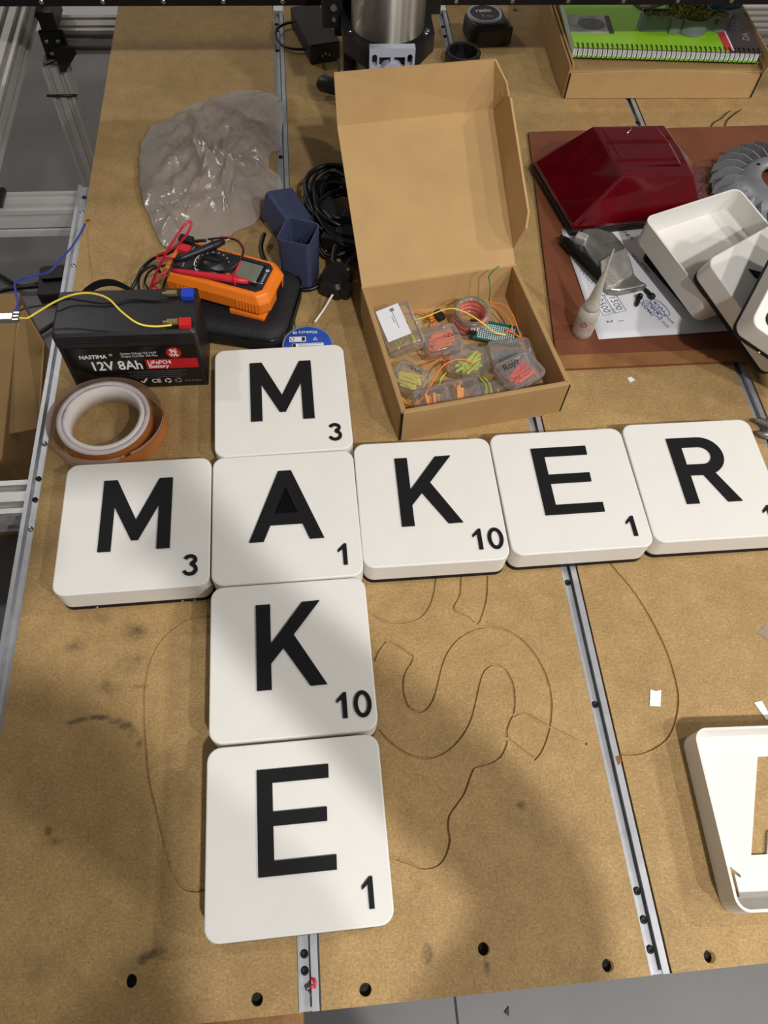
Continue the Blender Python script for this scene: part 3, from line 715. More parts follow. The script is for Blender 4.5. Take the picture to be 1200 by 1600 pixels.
for y, x in ((0.0190, 0.0495), (-0.0240, 0.0525)):
    c = MB().box((x, y, 0.0985), (0.012, 0.0065, 0.0045)).build('crimp_connector', 'brass', bt, bevel=0.0008)
    MB().box((x - 0.008, y, 0.0980), (0.005, 0.0035, 0.0035)).build('crimp_barrel', 'brass', c, bevel=0.0006)
wire('yellow_wire', [(-0.1550, 0.5914, 0.0980), (-0.1728, 0.5866, 0.1020), (-0.1876, 0.5843, 0.1100), (-0.2029, 0.5937, 0.1180), (-0.2167, 0.6067, 0.1250), (-0.2360, 0.6150, 0.1250), (-0.2555, 0.6161, 0.1220), (-0.2754, 0.6139, 0.1150), (-0.2948, 0.6068, 0.1080), (-0.3057, 0.6020, 0.1050), (-0.3170, 0.6044, 0.1040)], 0.0011, 'yellow_wire', 'yellow wire arching over the battery to its red terminal', n=8)
wire('blue_wire', [(-0.3038, 0.8715, 0.0040), (-0.3044, 0.8443, 0.0120), (-0.3049, 0.7968, 0.0300), (-0.3066, 0.7524, 0.0500), (-0.3074, 0.7099, 0.0700), (-0.3138, 0.6877, 0.0850), (-0.3237, 0.6756, 0.0920), (-0.3282, 0.6604, 0.1000), (-0.3236, 0.6415, 0.1030), (-0.3188, 0.6250, 0.1040), (-0.3208, 0.6120, 0.1040)], 0.0013, 'blue_wire', 'blue wire with bare copper end hanging beside the battery', n=8)
cs = MB()
for k in range(7):
    a = random.uniform(-0.5, 0.5)
    p = Vector((-0.3044, 0.8690, 0.0040))
    cs.tube([p, p + Vector((0.003 + 0.002 * math.sin(k), 0.007 + 0.004 * random.random(), 0.002 * random.random() - 0.001)), p + Vector((0.005 + 0.004 * a, 0.013 + 0.003 * random.random(), random.uniform(-0.003, 0.002)))], 0.0003, 4)
o = cs.build('copper_strands', 'copper_wire'); bwo = bpy.data.objects['blue_wire']; o.parent = bwo
wire('black_wire', [(-0.3216, 0.6083, 0.1040), (-0.3130, 0.6211, 0.1000), (-0.2986, 0.6243, 0.1000), (-0.2821, 0.6273, 0.1000), (-0.2692, 0.6334, 0.1000), (-0.2525, 0.6318, 0.0980), (-0.2286, 0.6284, 0.0965), (-0.2015, 0.6334, 0.0960), (-0.1771, 0.6309, 0.0955), (-0.1615, 0.6326, 0.0970)], 0.0011, 'rubber', 'thin black wire lying across the battery top', n=8)
con = thing('crimp_connector', 'silver crimp connector joining the wires at the left edge', 'connector', (-0.3289, 0.6040, 0.1040))
cc = Vector((-0.3289, 0.6040, 0.1040))
MB().box(cc, (0.018, 0.010, 0.006)).build('body', 'steel', con, world=True, bevel=0.001)
for k in range(3):
    MB().box(cc + Vector((0.012, -0.005 + 0.005 * k, 0.001)), (0.007, 0.003, 0.004)).build('tab', 'steel', con, world=True, bevel=0.0006)
# strap of the pouch behind the battery
o = MB()
pth = smooth_path([(-0.2746, 0.6895, 0.0500), (-0.2601, 0.6786, 0.0700), (-0.2429, 0.6714, 0.0850), (-0.2269, 0.6675, 0.0900), (-0.2138, 0.6651, 0.0850), (-0.2033, 0.6679, 0.0700), (-0.1941, 0.6817, 0.0500), (-0.1881, 0.6974, 0.0300)], 5)
o.loft([[p + Vector((0, 0, -0.005)), p + Vector((0.001, -0.001, -0.005)), p + Vector((0.001, -0.001, 0.005)), p + Vector((0, 0, 0.005))] for p in pth], smooth=False)
tag(o.build('strap', 'black_soft'), 'black fabric strap arching up behind the battery', 'strap')

# ------------------------------------------------------------------ copper tape roll
tr = thing('tape_roll', 'roll of copper foil tape with white core left of the tiles', 'tape roll', (-0.2415, 0.5275, 0))
MB().lathe([(0.0395, 0.0003), (0.0395, 0.0255), (0.0450, 0.0255), (0.0450, 0.0003), (0.0395, 0.0003)], 56).build('core', 'core', tr)
MB().lathe([(0.0450, 0.0006), (0.0450, 0.0252), (0.0510, 0.0252), (0.0510, 0.0006), (0.0450, 0.0006)], 56).build('tape_winding', 'roll', tr)
MB().lathe([(0.0512, 0.0012), (0.0512, 0.0246)], 56).build('copper_layer', 'copper', tr)
pth = [(0.0640 * math.cos(a) * (1.0), 0.0575 * math.sin(a)) for a in [math.radians(x) for x in range(-60, 296, 6)]]
lb = MB(); lb.loft([[(x + 0.001, y, 0.001) for x, y in pth], [(x + 0.001, y, 0.0240) for x, y in pth]], False, False, closed=False, smooth=True)
lo = lb.build('loose_liner', 'tape_liner', tr)
pth = [(0.0648 * math.cos(a) + 0.0010, 0.0583 * math.sin(a)) for a in [math.radians(x) for x in range(-72, 24, 6)]]
lb = MB(); lb.loft([[(x, y, 0.001) for x, y in pth], [(x, y, 0.0215) for x, y in pth]], False, False, closed=False, smooth=True)
lb.build('loose_copper', 'copper', tr)

# ------------------------------------------------------------------ open cardboard box
FL = Vector((0.0890, 0.4915, 0)); ang = math.radians(9.0)
cb = thing('cardboard_box', 'open kraft cardboard box filled with small clear cases and wires', 'box', FL, ang)
W, D, H, T = 0.200, 0.196, 0.054, 0.003
MB().box((W / 2, D / 2, 0.0015), (W - 0.001, D - 0.001, 0.003)).build('bottom', 'card', cb)
MB().box((W / 2, T, H / 2 + 0.0005), (W - 0.004, 2 * T, H - 0.001)).build('front_wall', 'card_out', cb, bevel=0.0012)
MB().box((W / 2, D - T / 2, H / 2), (W, T, H)).build('back_wall', 'card', cb)
for x in (T, W - T):
    MB().box((x, D / 2, H / 2 + 0.0008), (2 * T, D - 2 * T, H - 0.0016)).build('side_wall', 'card_out', cb, bevel=0.0012)
for x in (0.0012, W - 0.0012):
    MB().box((x, 0.0030, H / 2 - 0.001), (0.0022, 0.0050, H - 0.006)).build('corner_slit', 'hole', cb)
iw = cb.matrix_basis.inverted()
BLh, BRh = cb.matrix_basis @ Vector((0.001, D, H)), cb.matrix_basis @ Vector((W - 0.001, D, H))
LL, LR = Vector((0.0402, 0.8601, 0.1476)), Vector((0.2376, 0.8890, 0.1486))
def slab(name, q, t, m, parent=None, world=True, bevel=0.0):
    q = [Vector(p) for p in q]; n = (q[1] - q[0]).cross(q[-1] - q[0]).normalized() * t
    return MB().loft([q, [p - n for p in q]]).build(name, m, parent, world=world, bevel=bevel)
lid = slab('lid', [BLh, BRh, LR, LL], 0.003, 'card', cb)
def loc_in(par, pts):
    inv = world_matrix(par).inverted(); return [inv @ Vector(p) for p in pts]
def part_slab(name, q, t, m, par):
    q = loc_in(par, q); n = (q[1] - q[0]).cross(q[-1] - q[0]).normalized() * t
    return MB().loft([q, [p - n for p in q]]).build(name, m, par)
F1, F2 = Vector((0.0378, 0.8690, 0.2070)), Vector((0.2303, 0.8925, 0.2080))
part_slab('lid_front_flap', [LL, LR, F2, F1], 0.003, 'card', lid)
nl = (BRh - BLh).cross(LL - BLh).normalized()
sd = (LR - BRh).normalized()
ex = (LR - LL).normalized()
out = (nl * 0.97 + ex * 0.14).normalized()
part_slab('lid_side_flap', [LR - sd * 0.004, BRh + sd * 0.020, BRh + sd * 0.030 + out * 0.036, BRh + sd * 0.045 + out * 0.047, LR - sd * 0.012 + out * 0.044, LR - sd * 0.004 + out * 0.036], 0.003, 'card', lid)
part_slab('lid_corner_flap', [LR, LR + ex * 0.012 - sd * 0.030 + Vector((0, 0, 0.005)), LR + ex * 0.013 - sd * 0.028 + Vector((0, 0, 0.030)), LR + ex * 0.006 - sd * 0.015 + Vector((0, 0, 0.048)), F2], 0.002, 'card', lid)

# ---- small clear cases with pieces of heat-shrink tube
tube_mesh = {}
def tube_piece(color):
    if color not in tube_mesh:
        me_o = MB().tube([(-0.5, 0, 0), (0.5, 0, 0)], 1.0, 6).build('tmp', color); tube_mesh[color] = me_o.data; bpy.data.objects.remove(me_o)
    return tube_mesh[color]
CASEG = 'small clear plastic cases in the cardboard box'
def case(label, pos, rz, size, color, n, plabel, pgroup, tilt=(0, 0), plen=0.024, spread=1.0, base=None, writing=None, ang0=20, jit=18):
    w, l, h = size
    m = Tm(*pos) @ Rm(rz, 'Z') @ Rm(tilt[0], 'X') @ Rm(tilt[1], 'Y') @ Tm(0, 0, -h)
    t = thing('clear_case', label, 'plastic case', group=CASEG, mtx=m)
    r = 0.0060
    MB().loft([rrect(w - 0.006, l - 0.006, r - 0.002, 0.0), rrect(w - 0.003, l - 0.003, r - 0.001, 0.001), rrect(w - 0.002, l - 0.002, r, h * 0.72)], cap1=False, smooth=True).build('case_body', 'clear', t)
    lidm = MB().loft([rrect(w, l, r, h * 0.66), rrect(w, l, r, h - 0.001), rrect(w - 0.0025, l - 0.0025, r - 0.001, h)], cap0=False, smooth=True).build('case_lid', 'clear_lid', t)
    MB().loft([rrect(w + 0.0008, l + 0.0008, r, h * 0.64), rrect(w + 0.0008, l + 0.0008, r, h * 0.72), rrect(w - 0.0010, l - 0.0010, r, h * 0.72), rrect(w - 0.0010, l - 0.0010, r, h * 0.64)], cap0=False, cap1=False).build('rim', 'clear_lid', t)
    for s in (-1, 1):
        MB().box((s * 0.006, l / 2 + 0.0008, h * 0.70), (0.005, 0.002, 0.004)).build('hinge', 'clear_lid', t)
    MB().box((0, -l / 2 - 0.0008, h * 0.66), (0.010, 0.0016, 0.006)).build('latch', 'clear_lid', t, bevel=0.0005)
    if writing and writing[0] != 'Rojo':
        scribble(t, Tm(writing[2], writing[3], h + 0.0003) @ Rm(writing[4], 'Z'), 0.018, 0.0030, 'ink_dark', len(label))
    elif writing:
        text(writing[0], writing[1], 'ink_dark', t, Tm(writing[2], writing[3], h + 0.0003) @ Rm(writing[4], 'Z'), name='handwriting', align='CENTER', shear=0.3, bold=0.00005)
    me = tube_piece(color)
    for k in range(n):
        o = bpy.data.objects.new('tube_piece', me); COL.objects.link(o)
        rr = 0.0016 + 0.0004 * random.random()
        px = (random.random() - 0.5) * (w - plen - 0.004) * spread
        py = (random.random() - 0.5) * (l - 0.016) * spread
        a = ang0 + random.uniform(-jit, jit)
        o.matrix_basis = m @ Tm(px, py, 0.004 + (h * 0.62) * random.random()) @ Rm(a, 'Z') @ Rm(random.uniform(-4, 4), 'Y') @ Matrix.Diagonal((plen * random.uniform(0.8, 1.1), rr, rr, 1))
        tag(o, plabel, 'tube', pgroup)
    return t
c1 = case('largest clear case with a white paper label, at the left wall of the box', (0.0979, 0.6248, 0.0500), -77, (0.066, 0.046, 0.018), 'lime', 18,
     'short yellow-green tube piece in the case with the white paper label', 'tube pieces in the labelled case', tilt=(14, 0), spread=0.95, ang0=10)
lb = MB().box((-0.006, -0.004, 0.0186), (0.050, 0.029, 0.0004)).build('paper_label', 'paper', c1)
for k, (y, wd) in enumerate(((0.004, 0.030), (0.0015, 0.012))):
    MB().box((-0.010, y - 0.004, 0.0190), (wd, 0.0006, 0.0002)).build('printed_line', 'txt_grey', lb)
MB().box((-0.0245, 0.0005, 0.0190), (0.005, 0.005, 0.0002)).build('printed_mark', 'txt_grey', lb)
case('clear case of orange tube pieces beside the labelled case', (0.1494, 0.6115, 0.0420), 14, (0.046, 0.037, 0.018), 'orange_tube', 20,
     'short orange tube piece in the case beside the labelled case', 'tube pieces in the orange case', plen=0.026, ang0=8, jit=10, spread=0.8, writing=('Nar', 0.009, 0.012, 0.0, 5))
case('clear case of pale yellow tube pieces in the front left of the box', (0.1060, 0.5601, 0.0360), -38, (0.042, 0.036, 0.018), 'yellow', 20,
     'short pale yellow tube piece in the front left case', 'tube pieces in the yellow case', plen=0.022, ang0=5, jit=14, spread=0.75, writing=('Am', 0.009, 0.002, 0.010, 0))
case('clear case of yellow-green tube pieces in the middle of the box', (0.1834, 0.5900, 0.0260), -18, (0.050, 0.044, 0.018), 'lime', 22,
     'short yellow-green tube piece in the middle case', 'tube pieces in the lime case', plen=0.022, ang0=45, jit=30, spread=0.7)
case('clear case standing at the front wall, leftmost of the two with amber pieces', (0.1293, 0.5267, 0.0340), 9, (0.042, 0.028, 0.026), 'amber', 9,
     'short amber tube piece in the left case at the front wall', 'tube pieces in the left front case', plen=0.018, ang0=85, jit=8, spread=0.45, tilt=(18, 0))
case('clear case standing at the front wall, rightmost of the two with amber pieces', (0.1642, 0.5343, 0.0360), 7, (0.044, 0.030, 0.026), 'amber', 10,
     'short amber tube piece in the right case at the front wall', 'tube pieces in the right front case', plen=0.020, ang0=85, jit=8, spread=0.5, tilt=(16, 0))
case('clear case with yellow-green wire coil and writing, half under the red case', (0.2031, 0.5320, 0.0340), 8, (0.050, 0.034, 0.024), 'lime', 6,
     'short yellow-green tube piece under the coral case', 'tube pieces in the written case', plen=0.024, ang0=80, jit=10, spread=0.5, writing=('calor', 0.008, 0.012, -0.004, 5))
case('empty-looking clear case behind the coral one, by the circuit board', (0.2332, 0.5925, 0.0340), 6, (0.052, 0.040, 0.018), 'grey_print', 4,
     'short grey tube piece in the rear case by the circuit board', 'tube pieces in the rear case', spread=0.5)
case('clear case of coral red tube pieces marked Rojo, topmost in the box', (0.2322, 0.5505, 0.0520), 26, (0.050, 0.038, 0.018), 'coral', 19,
     'short coral red tube piece in the case marked Rojo', 'tube pieces in the coral case', plen=0.022, ang0=20, jit=22, spread=0.65, writing=('Rojo', 0.012, -0.008, 0.009, 8))

# ---- coil of clear tube
cl = thing('tubing_coil', 'coil of clear and orange tubing standing in the cardboard box', 'coil', mtx=Tm(*(0.1948, 0.6596, 0.0220)) @ Rm(-8, 'Z') @ Rm(8, 'X'))
for k in range(4):
    MB().lathe([(0.0195 + 0.0035 * math.cos(a), -0.014 + k * 0.0085 + 0.0042 * math.sin(a)) for a in [2 * PI * i / 10 for i in range(11)]], 36).build('clear_turn', 'clear_lid', cl)
pts = [(0.0190 * math.cos(a), 0.0190 * math.sin(a), -0.014 + 0.026 * a / (8 * PI)) for a in [i * 0.25 for i in range(int(8 * PI / 0.25))]]
MB().tube(pts, 0.0017, 6).build('orange_core', 'coral', cl)
pts = [(0.0205 * math.cos(a), 0.0205 * math.sin(a), 0.0125) for a in [i * 0.25 for i in range(22)]]
MB().tube(pts, 0.0012, 6).build('green_core', 'green_wire', cl)
wire('hookup_wire', [(0.2193, 0.6789, 0.0300), (0.2170, 0.6750, 0.0500), (0.2148, 0.6789, 0.0620), (0.2128, 0.6792, 0.0700), (0.2161, 0.6791, 0.0780), (0.2232, 0.6809, 0.0840)], 0.0008, 'green_wire', 'green wire sticking up out of the cardboard box')
wire('hookup_wire', [(0.1157, 0.6492, 0.0300), (0.1350, 0.6499, 0.0360), (0.1542, 0.6518, 0.0440), (0.1669, 0.6504, 0.0480), (0.1783, 0.6467, 0.0470), (0.1919, 0.6395, 0.0440), (0.2051, 0.6292, 0.0400), (0.2184, 0.6217, 0.0340), (0.2310, 0.6217, 0.0300)], 0.0009, 'yellow_wire', 'yellow wire arching across the tubing coil')
wire('hookup_wire', [(0.2196, 0.6756, 0.0300), (0.2339, 0.6677, 0.0340), (0.2427, 0.6502, 0.0360), (0.2476, 0.6345, 0.0300), (0.2524, 0.6207, 0.0220), (0.2560, 0.6138, 0.0180)], 0.0009, 'orange_wire', 'orange wire curving along the right wall of the box, outermost')
wire('hookup_wire', [(0.2192, 0.6741, 0.0260), (0.2298, 0.6631, 0.0300), (0.2398, 0.6455, 0.0300), (0.2423, 0.6364, 0.0260), (0.2342, 0.6321, 0.0220)], 0.0009, 'orange_wire', 'orange wire curving beside the tubing coil, inner loop')
wire('hookup_wire', [(0.2343, 0.6345, 0.0240), (0.2438, 0.6287, 0.0240), (0.2524, 0.6207, 0.0220), (0.2584, 0.6137, 0.0180)], 0.0012, 'orange_wire', 'thick orange wire end beside the circuit board')
wire('hookup_wire', [(0.1182, 0.6699, 0.0240), (0.1300, 0.6684, 0.0260), (0.1400, 0.6647, 0.0260), (0.1492, 0.6574, 0.0220), (0.1456, 0.6507, 0.0180)], 0.0010, 'orange_wire', 'orange wire behind the case of orange pieces')
wire('hookup_wire', [(0.0955, 0.5386, 0.0140), (0.1046, 0.5328, 0.0160), (0.1157, 0.5337, 0.0200), (0.1271, 0.5430, 0.0300), (0.1358, 0.5563, 0.0340), (0.1465, 0.5714, 0.0360), (0.1629, 0.5803, 0.0360), (0.1773, 0.5812, 0.0330), (0.1851, 0.5784, 0.0290)], 0.0009, 'orange_wire', 'long orange wire looping over the front cases')
wire('hookup_wire', [(0.1252, 0.5930, 0.0120), (0.1358, 0.5931, 0.0160), (0.1497, 0.5949, 0.0200), (0.1569, 0.5883, 0.0180), (0.1579, 0.5784, 0.0120)], 0.0009, 'orange_wire', 'orange wire below the case of orange pieces')
wire('hookup_wire', [(0.0979, 0.5504, 0.0060), (0.1031, 0.5417, 0.0070), (0.1151, 0.5402, 0.0080)], 0.0008, 'yellow_wire', 'yellow wire in the front left corner of the box')
wire('hookup_wire', [(0.1574, 0.5850, 0.0100), (0.1484, 0.5756, 0.0100), (0.1436, 0.5621, 0.0100)], 0.0008, 'lime', 'yellow-green wire loop in the middle of the box')
wire('hookup_wire', [(0.1915, 0.5650, 0.0200), (0.1941, 0.5470, 0.0300), (0.1938, 0.5357, 0.0300), (0.1861, 0.5227, 0.0280)], 0.0010, 'lime', 'yellow-green wire coil strand under the written case lid, left')
wire('hookup_wire', [(0.1956, 0.5668, 0.0200), (0.1994, 0.5467, 0.0300), (0.1988, 0.5335, 0.0300), (0.1921, 0.5224, 0.0280)], 0.0010, 'lime', 'yellow-green wire coil strand under the written case lid, right')
blk = thing('jumper_plug', 'small black plug with orange wire ends in the cardboard box', 'plug', (0.1532, 0.6570, 0.0300))
bc = Vector((0.1536, 0.6589, 0.0280))
MB().box(bc, (0.010, 0.014, 0.008), Rm(30, 'Z').to_3x3()).build('plug_body', 'black', blk, world=True, bevel=0.001)
for k in range(3):
    MB().tube([bc + Vector((-0.006, 0.002 - 0.004 * k, 0)), bc + Vector((-0.013, -0.002 - 0.004 * k, 0.001))], 0.0008, 6).build('wire_end', 'orange_wire', blk, world=True)
# ---- perforated circuit board
pb = thing('circuit_board', 'green perforated circuit board with white pads in the cardboard box', 'circuit board', mtx=Tm(*(0.2237, 0.6345, 0.0200)) @ Rm(-17, 'Z') @ Rm(12, 'X'))
MB().box((0, 0, 0), (0.056, 0.028, 0.0016)).build('board', 'pcb', pb)
pads = MB()
for i in range(17):
    for j in range(8):
        pads.box((-0.022 + i * 0.0027, -0.0105 + j * 0.0027, 0.0010), (0.0017, 0.0017, 0.0004))
o = pads.build('pads', 'pad', pb); o['kind'] = 'stuff'
MB().box((-0.030, 0.0, 0.002), (0.010, 0.020, 0.005)).build('socket', 'black', pb)
for k in range(3):
    MB().box((-0.031 + 0.0035 * k, -0.003, 0.0048), (0.0018, 0.0060, 0.0016)).build('pin', 'pad', pb)
MB().box((-0.0245, 0.0105, 0.003), (0.012, 0.003, 0.003)).build('red_part', 'red_lead', pb)

# ------------------------------------------------------------------ meter on its pouch
po = thing('meter_pouch', 'black zipped fabric pouch under the orange multimeter', 'pouch', (-0.086, 0.700, 0), math.radians(-14))
MB().loft([rrect(0.120, 0.112, 0.022, 0.0), rrect(0.128, 0.120, 0.026, 0.006), rrect(0.128, 0.120, 0.026, 0.022), rrect(0.118, 0.110, 0.022, 0.030), rrect(0.09, 0.085, 0.018, 0.032)], smooth=True).build('pouch_body', 'black_soft', po)
MB().tube([(p[0], p[1], 0.0235) for p in rrect(0.1285, 0.1205, 0.026, 0)] + [rrect(0.1285, 0.1205, 0.026, 0.0235)[0]], 0.0013, 6).build('zip', 'black_gloss', po)
mt = thing('multimeter', 'orange handheld multimeter lying on a black pouch', 'multimeter', mtx=Tm(-0.108, 0.708, 0.0385) @ Rm(-21.0, 'Z') @ Rm(2, 'Y'))
MBm = MB()
def hexa(L, Wd, z, c=0.010): return [(-L + c, -Wd, z), (L - c, -Wd, z), (L, -Wd + c, z), (L, Wd - c, z), (L - c, Wd, z), (-L + c, Wd, z), (-L, Wd - c, z), (-L, -Wd + c, z)]
MBm.loft([hexa(0.064, 0.028, 0.0), hexa(0.068, 0.033, 0.006), hexa(0.069, 0.034, 0.022), hexa(0.064, 0.030, 0.0315), hexa(0.060, 0.027, 0.0325)])
MBm.build('meter_body', 'orange', mt, bevel=0.0018)
for s in (-1, 1):
    for k in range(7):
        MB().box((0.030 + 0.0040 * k, s * 0.0335, 0.015), (0.0020, 0.0022, 0.014)).build('grip_rib', 'orange', mt, bevel=0.0006)
    for k in range(6):
        MB().box((-0.045 + 0.0052 * k, s * 0.0335, 0.013), (0.0028, 0.0022, 0.013)).build('grip_rib', 'orange', mt, bevel=0.0006)
MB().box((0.040, -0.022, -0.004), (0.045, 0.020, 0.008)).build('stand_foot', 'orange', mt, bevel=0.0015)
face = MB().loft([hexa(0.0575, 0.0245, 0.0322, 0.006), hexa(0.0575, 0.0245, 0.0333, 0.006)]).build('face_plate', 'meter_face', mt)
MB().box((0.0320, 0.001, 0.0334), (0.0340, 0.036, 0.0014)).build('display_frame', 'black_gloss', mt)
MB().box((0.0320, 0.002, 0.0342), (0.0290, 0.0290, 0.0008)).build('display', 'lcd', mt)
dl = MB().lathe([(0.0002, 0.040), (0.0105, 0.040), (0.0120, 0.0385), (0.0150, 0.0345), (0.0165, 0.0335)], 36, (-0.012, 0, 0)).build('dial', 'black', mt)
MB().box((-0.012, 0, 0.0405), (0.023, 0.0060, 0.0040)).build('dial_grip', 'black', dl, bevel=0.001)
for k in range(15):
    a = math.radians(30 + k * 20)
    MB().box((-0.012 + 0.0195 * math.cos(a), 0.0195 * math.sin(a), 0.0334), (0.0016, 0.0008, 0.0004), Rm(math.degrees(a), 'Z').to_3x3()).build('dial_mark', 'txt_white', face)
shape2d('dial_arc', [stroke(arc(-0.012, 0, 0.0215, 0.0215, 150, 250, 14), 0.0010)], 0.0332, 0.0335, 'txt_white', face)
rt = lambda x, y: Tm(x, y, 0.0337) @ Rm(90, 'Z')
text('COM', 0.0050, 'txt_white', face, rt(-0.044, -0.004))
text('VΩ', 0.0050, 'txt_white', face, rt(-0.044, 0.012))
text('10A', 0.0050, 'txt_white', face, rt(-0.044, -0.018))
text('HOLD', 0.0036, 'txt_white', face, rt(0.0120, -0.020))
MB().box((0.0530, 0.000, 0.0334), (0.0022, 0.016, 0.0003)).build('printed_name', 'txt_grey', face)
MB().lathe([(0.0010, 0.0336), (0.0022, 0.0336)], 14, (0.0530, 0.0120, 0)).build('printed_ring', 'txt_white', face)
MB().lathe([(0.0002, 0.0349), (0.0040, 0.0349), (0.0042, 0.0333)], 20, (0.0125, -0.0125, 0)).build('orange_button', 'orange', mt)
slot = MB().box((0.0690, 0.006, 0.014), (0.0016, 0.017, 0.013)).build('end_slot', 'black', mt, bevel=0.0005)
MB().box((-0.0500, 0.0, 0.0345), (0.012, 0.040, 0.0020)).build('jack_strip', 'meter_face', mt)
MB().box((-0.049, 0.006, 0.038), (0.014, 0.012, 0.009)).build('red_jack_plug', 'red_lead', mt, bevel=0.002)
MB().box((-0.054, 0.022, 0.038), (0.018, 0.010, 0.009)).build('black_jack_plug', 'black', mt, bevel=0.002)
# test probes and leads
rp = thing('red_test_probe', 'red test probe lying across the multimeter', 'test probe', (-0.1186, 0.6891, 0.0760))
a, b2 = Vector((-0.1652, 0.7006, 0.0750)), Vector((-0.0754, 0.6778, 0.0750)); ax = (b2 - a).normalized()
MB().tube([a, a + (b2 - a) * 0.1, a + (b2 - a) * 0.25, a + (b2 - a) * 0.8, b2 - ax * 0.014, b2], [0.0022, 0.0030, 0.0036, 0.0045, 0.0042, 0.0030], 12).build('handle', 'red_lead', rp, world=True)
MB().tube([b2 - ax * 0.016, b2 - ax * 0.0145], [0.0068, 0.0068], 14).build('guard', 'red_lead', rp, world=True)
MB().tube([b2, b2 + ax * 0.016, b2 + ax * 0.0175], [0.0008, 0.0008, 0.0002], 8).build('needle', 'steel', rp, world=True)
MB().tube(smooth_path([(-0.1652, 0.7006, 0.0750), (-0.1787, 0.6948, 0.0730), (-0.1876, 0.6900, 0.0650), (-0.1855, 0.6930, 0.0550), (-0.1744, 0.6924, 0.0500), (-0.1526, 0.6862, 0.0520), (-0.1292, 0.6863, 0.0560), (-0.1091, 0.6866, 0.0640), (-0.0949, 0.6891, 0.0750), (-0.0866, 0.6939, 0.0820), (-0.0819, 0.7107, 0.0840), (-0.0806, 0.7249, 0.0830), (-0.0854, 0.7373, 0.0820), (-0.0949, 0.7467, 0.0800), (-0.1084, 0.7518, 0.0780)], 6), 0.0013, 7).build('lead', 'red_lead', rp, world=True)
bp_ = thing('black_test_probe', 'black test probe crossing the top of the multimeter', 'test probe', (-0.1331, 0.7247, 0.0850))
a, b2 = Vector((-0.1610, 0.7065, 0.0830)), Vector((-0.1031, 0.7344, 0.0860)); ax = (b2 - a).normalized()
MB().tube([a, a + (b2 - a) * 0.2, a + (b2 - a) * 0.75, b2 - ax * 0.012, b2], [0.0028, 0.0040, 0.0048, 0.0050, 0.0034], 12).build('handle', 'black', bp_, world=True)
MB().tube([b2 - ax * 0.014, b2 - ax * 0.0125], [0.0066, 0.0066], 14).build('guard', 'black', bp_, world=True)
MB().tube([b2, b2 + ax * 0.009], 0.0008, 8).build('needle', 'steel', bp_, world=True)
MB().tube(smooth_path([(-0.1610, 0.7065, 0.0830), (-0.1655, 0.6973, 0.0800), (-0.1730, 0.6873, 0.0700), (-0.1801, 0.6938, 0.0520), (-0.1876, 0.7001, 0.0400)], 6), 0.0014, 7).build('lead', 'rubber', bp_, world=True)
MB().tube(smooth_path([(-0.2033, 0.7176, 0.0300), (-0.2073, 0.7257, 0.0350), (-0.1978, 0.7269, 0.0500), (-0.1789, 0.7229, 0.0620), (-0.1542, 0.7141, 0.0700), (-0.1267, 0.7022, 0.0740), (-0.1035, 0.6926, 0.0780), (-0.0865, 0.6992, 0.0830), (-0.0803, 0.7150, 0.0850), (-0.0835, 0.7293, 0.0850), (-0.0914, 0.7408, 0.0830), (-0.1080, 0.7472, 0.0800), (-0.1240, 0.7502, 0.0760)], 6), 0.0013, 7).build('lead', 'rubber', bp_, world=True)
wire('red_test_lead', [(-0.1993, 0.7090, 0.0350), (-0.1924, 0.7136, 0.0500), (-0.1726, 0.7112, 0.0850), (-0.1571, 0.7165, 0.1050), (-0.1433, 0.7253, 0.1180), (-0.1366, 0.7291, 0.1200), (-0.1360, 0.7228, 0.1180), (-0.1469, 0.7172, 0.1050), (-0.1659, 0.7160, 0.0900), (-0.1802, 0.7214, 0.0800), (-0.1827, 0.7206, 0.0750), (-0.1739, 0.7224, 0.0750), (-0.1607, 0.7175, 0.0760)], 0.0014, 'red_lead', 'red test lead standing up in a tall loop behind the meter', 'test lead', n=7)
wire('black_cable', [(-0.2307, 0.7181, 0.0200), (-0.2199, 0.7315, 0.0300), (-0.2120, 0.7482, 0.0350), (-0.1960, 0.7546, 0.0450), (-0.1766, 0.7517, 0.0550), (-0.1556, 0.7472, 0.0700), (-0.1397, 0.7498, 0.0740), (-0.1262, 0.7481, 0.0760)], 0.0022, 'rubber', 'black lead curving around the back of the multimeter', 'cable')
wire('black_cable', [(-0.2202, 0.7357, 0.0100), (-0.2224, 0.7507, 0.0120), (-0.2182, 0.7656, 0.0140), (-0.2040, 0.7755, 0.0150), (-0.1938, 0.7580, 0.0200)], 0.0018, 'rubber', 'short black lead loop left of the multimeter', 'cable')

# ------------------------------------------------------------------ round blue label disc
dc = thing('spool', 'round blue labelled spool behind the top tile M', 'spool', (-0.0102, 0.6273, 0.0200))
dx, dy, _ = (-0.0102, 0.6273, 0.0200)
dc.location = (dx, dy, 0)
MB().lathe([(0.0290, 0.0), (0.0315, 0.002), (0.0315, 0.017), (0.0300, 0.019)], 48, cap0=True, cap1=True).build('spool_body', 'navy', dc)
MB().lathe([(0.0002, 0.0194), (0.0285, 0.0194), (0.0290, 0.0190)], 48).build('blue_label', 'blue_label', dc)
MB().lathe([(0.0288, 0.0192), (0.0300, 0.0196), (0.0312, 0.0188)], 48).build('grey_ring', 'grey_print', dc)
tl = lambda x, y: Tm(x, y, 0.0197) @ Rm(-3, 'Z')
text('KEMPPER', 0.0058, 'txt_white', dc, tl(0.001, 0.0195), align='CENTER')
shape2d('logo_mark', [[(-0.0175, 0.018), (-0.013, 0.018), (-0.013, 0.0215), (-0.0175, 0.0215)], [(-0.0165, 0.0188), (-0.0165, 0.0207), (-0.014, 0.0207), (-0.014, 0.0188)]], 0.0195, 0.0197, 'txt_white', dc)
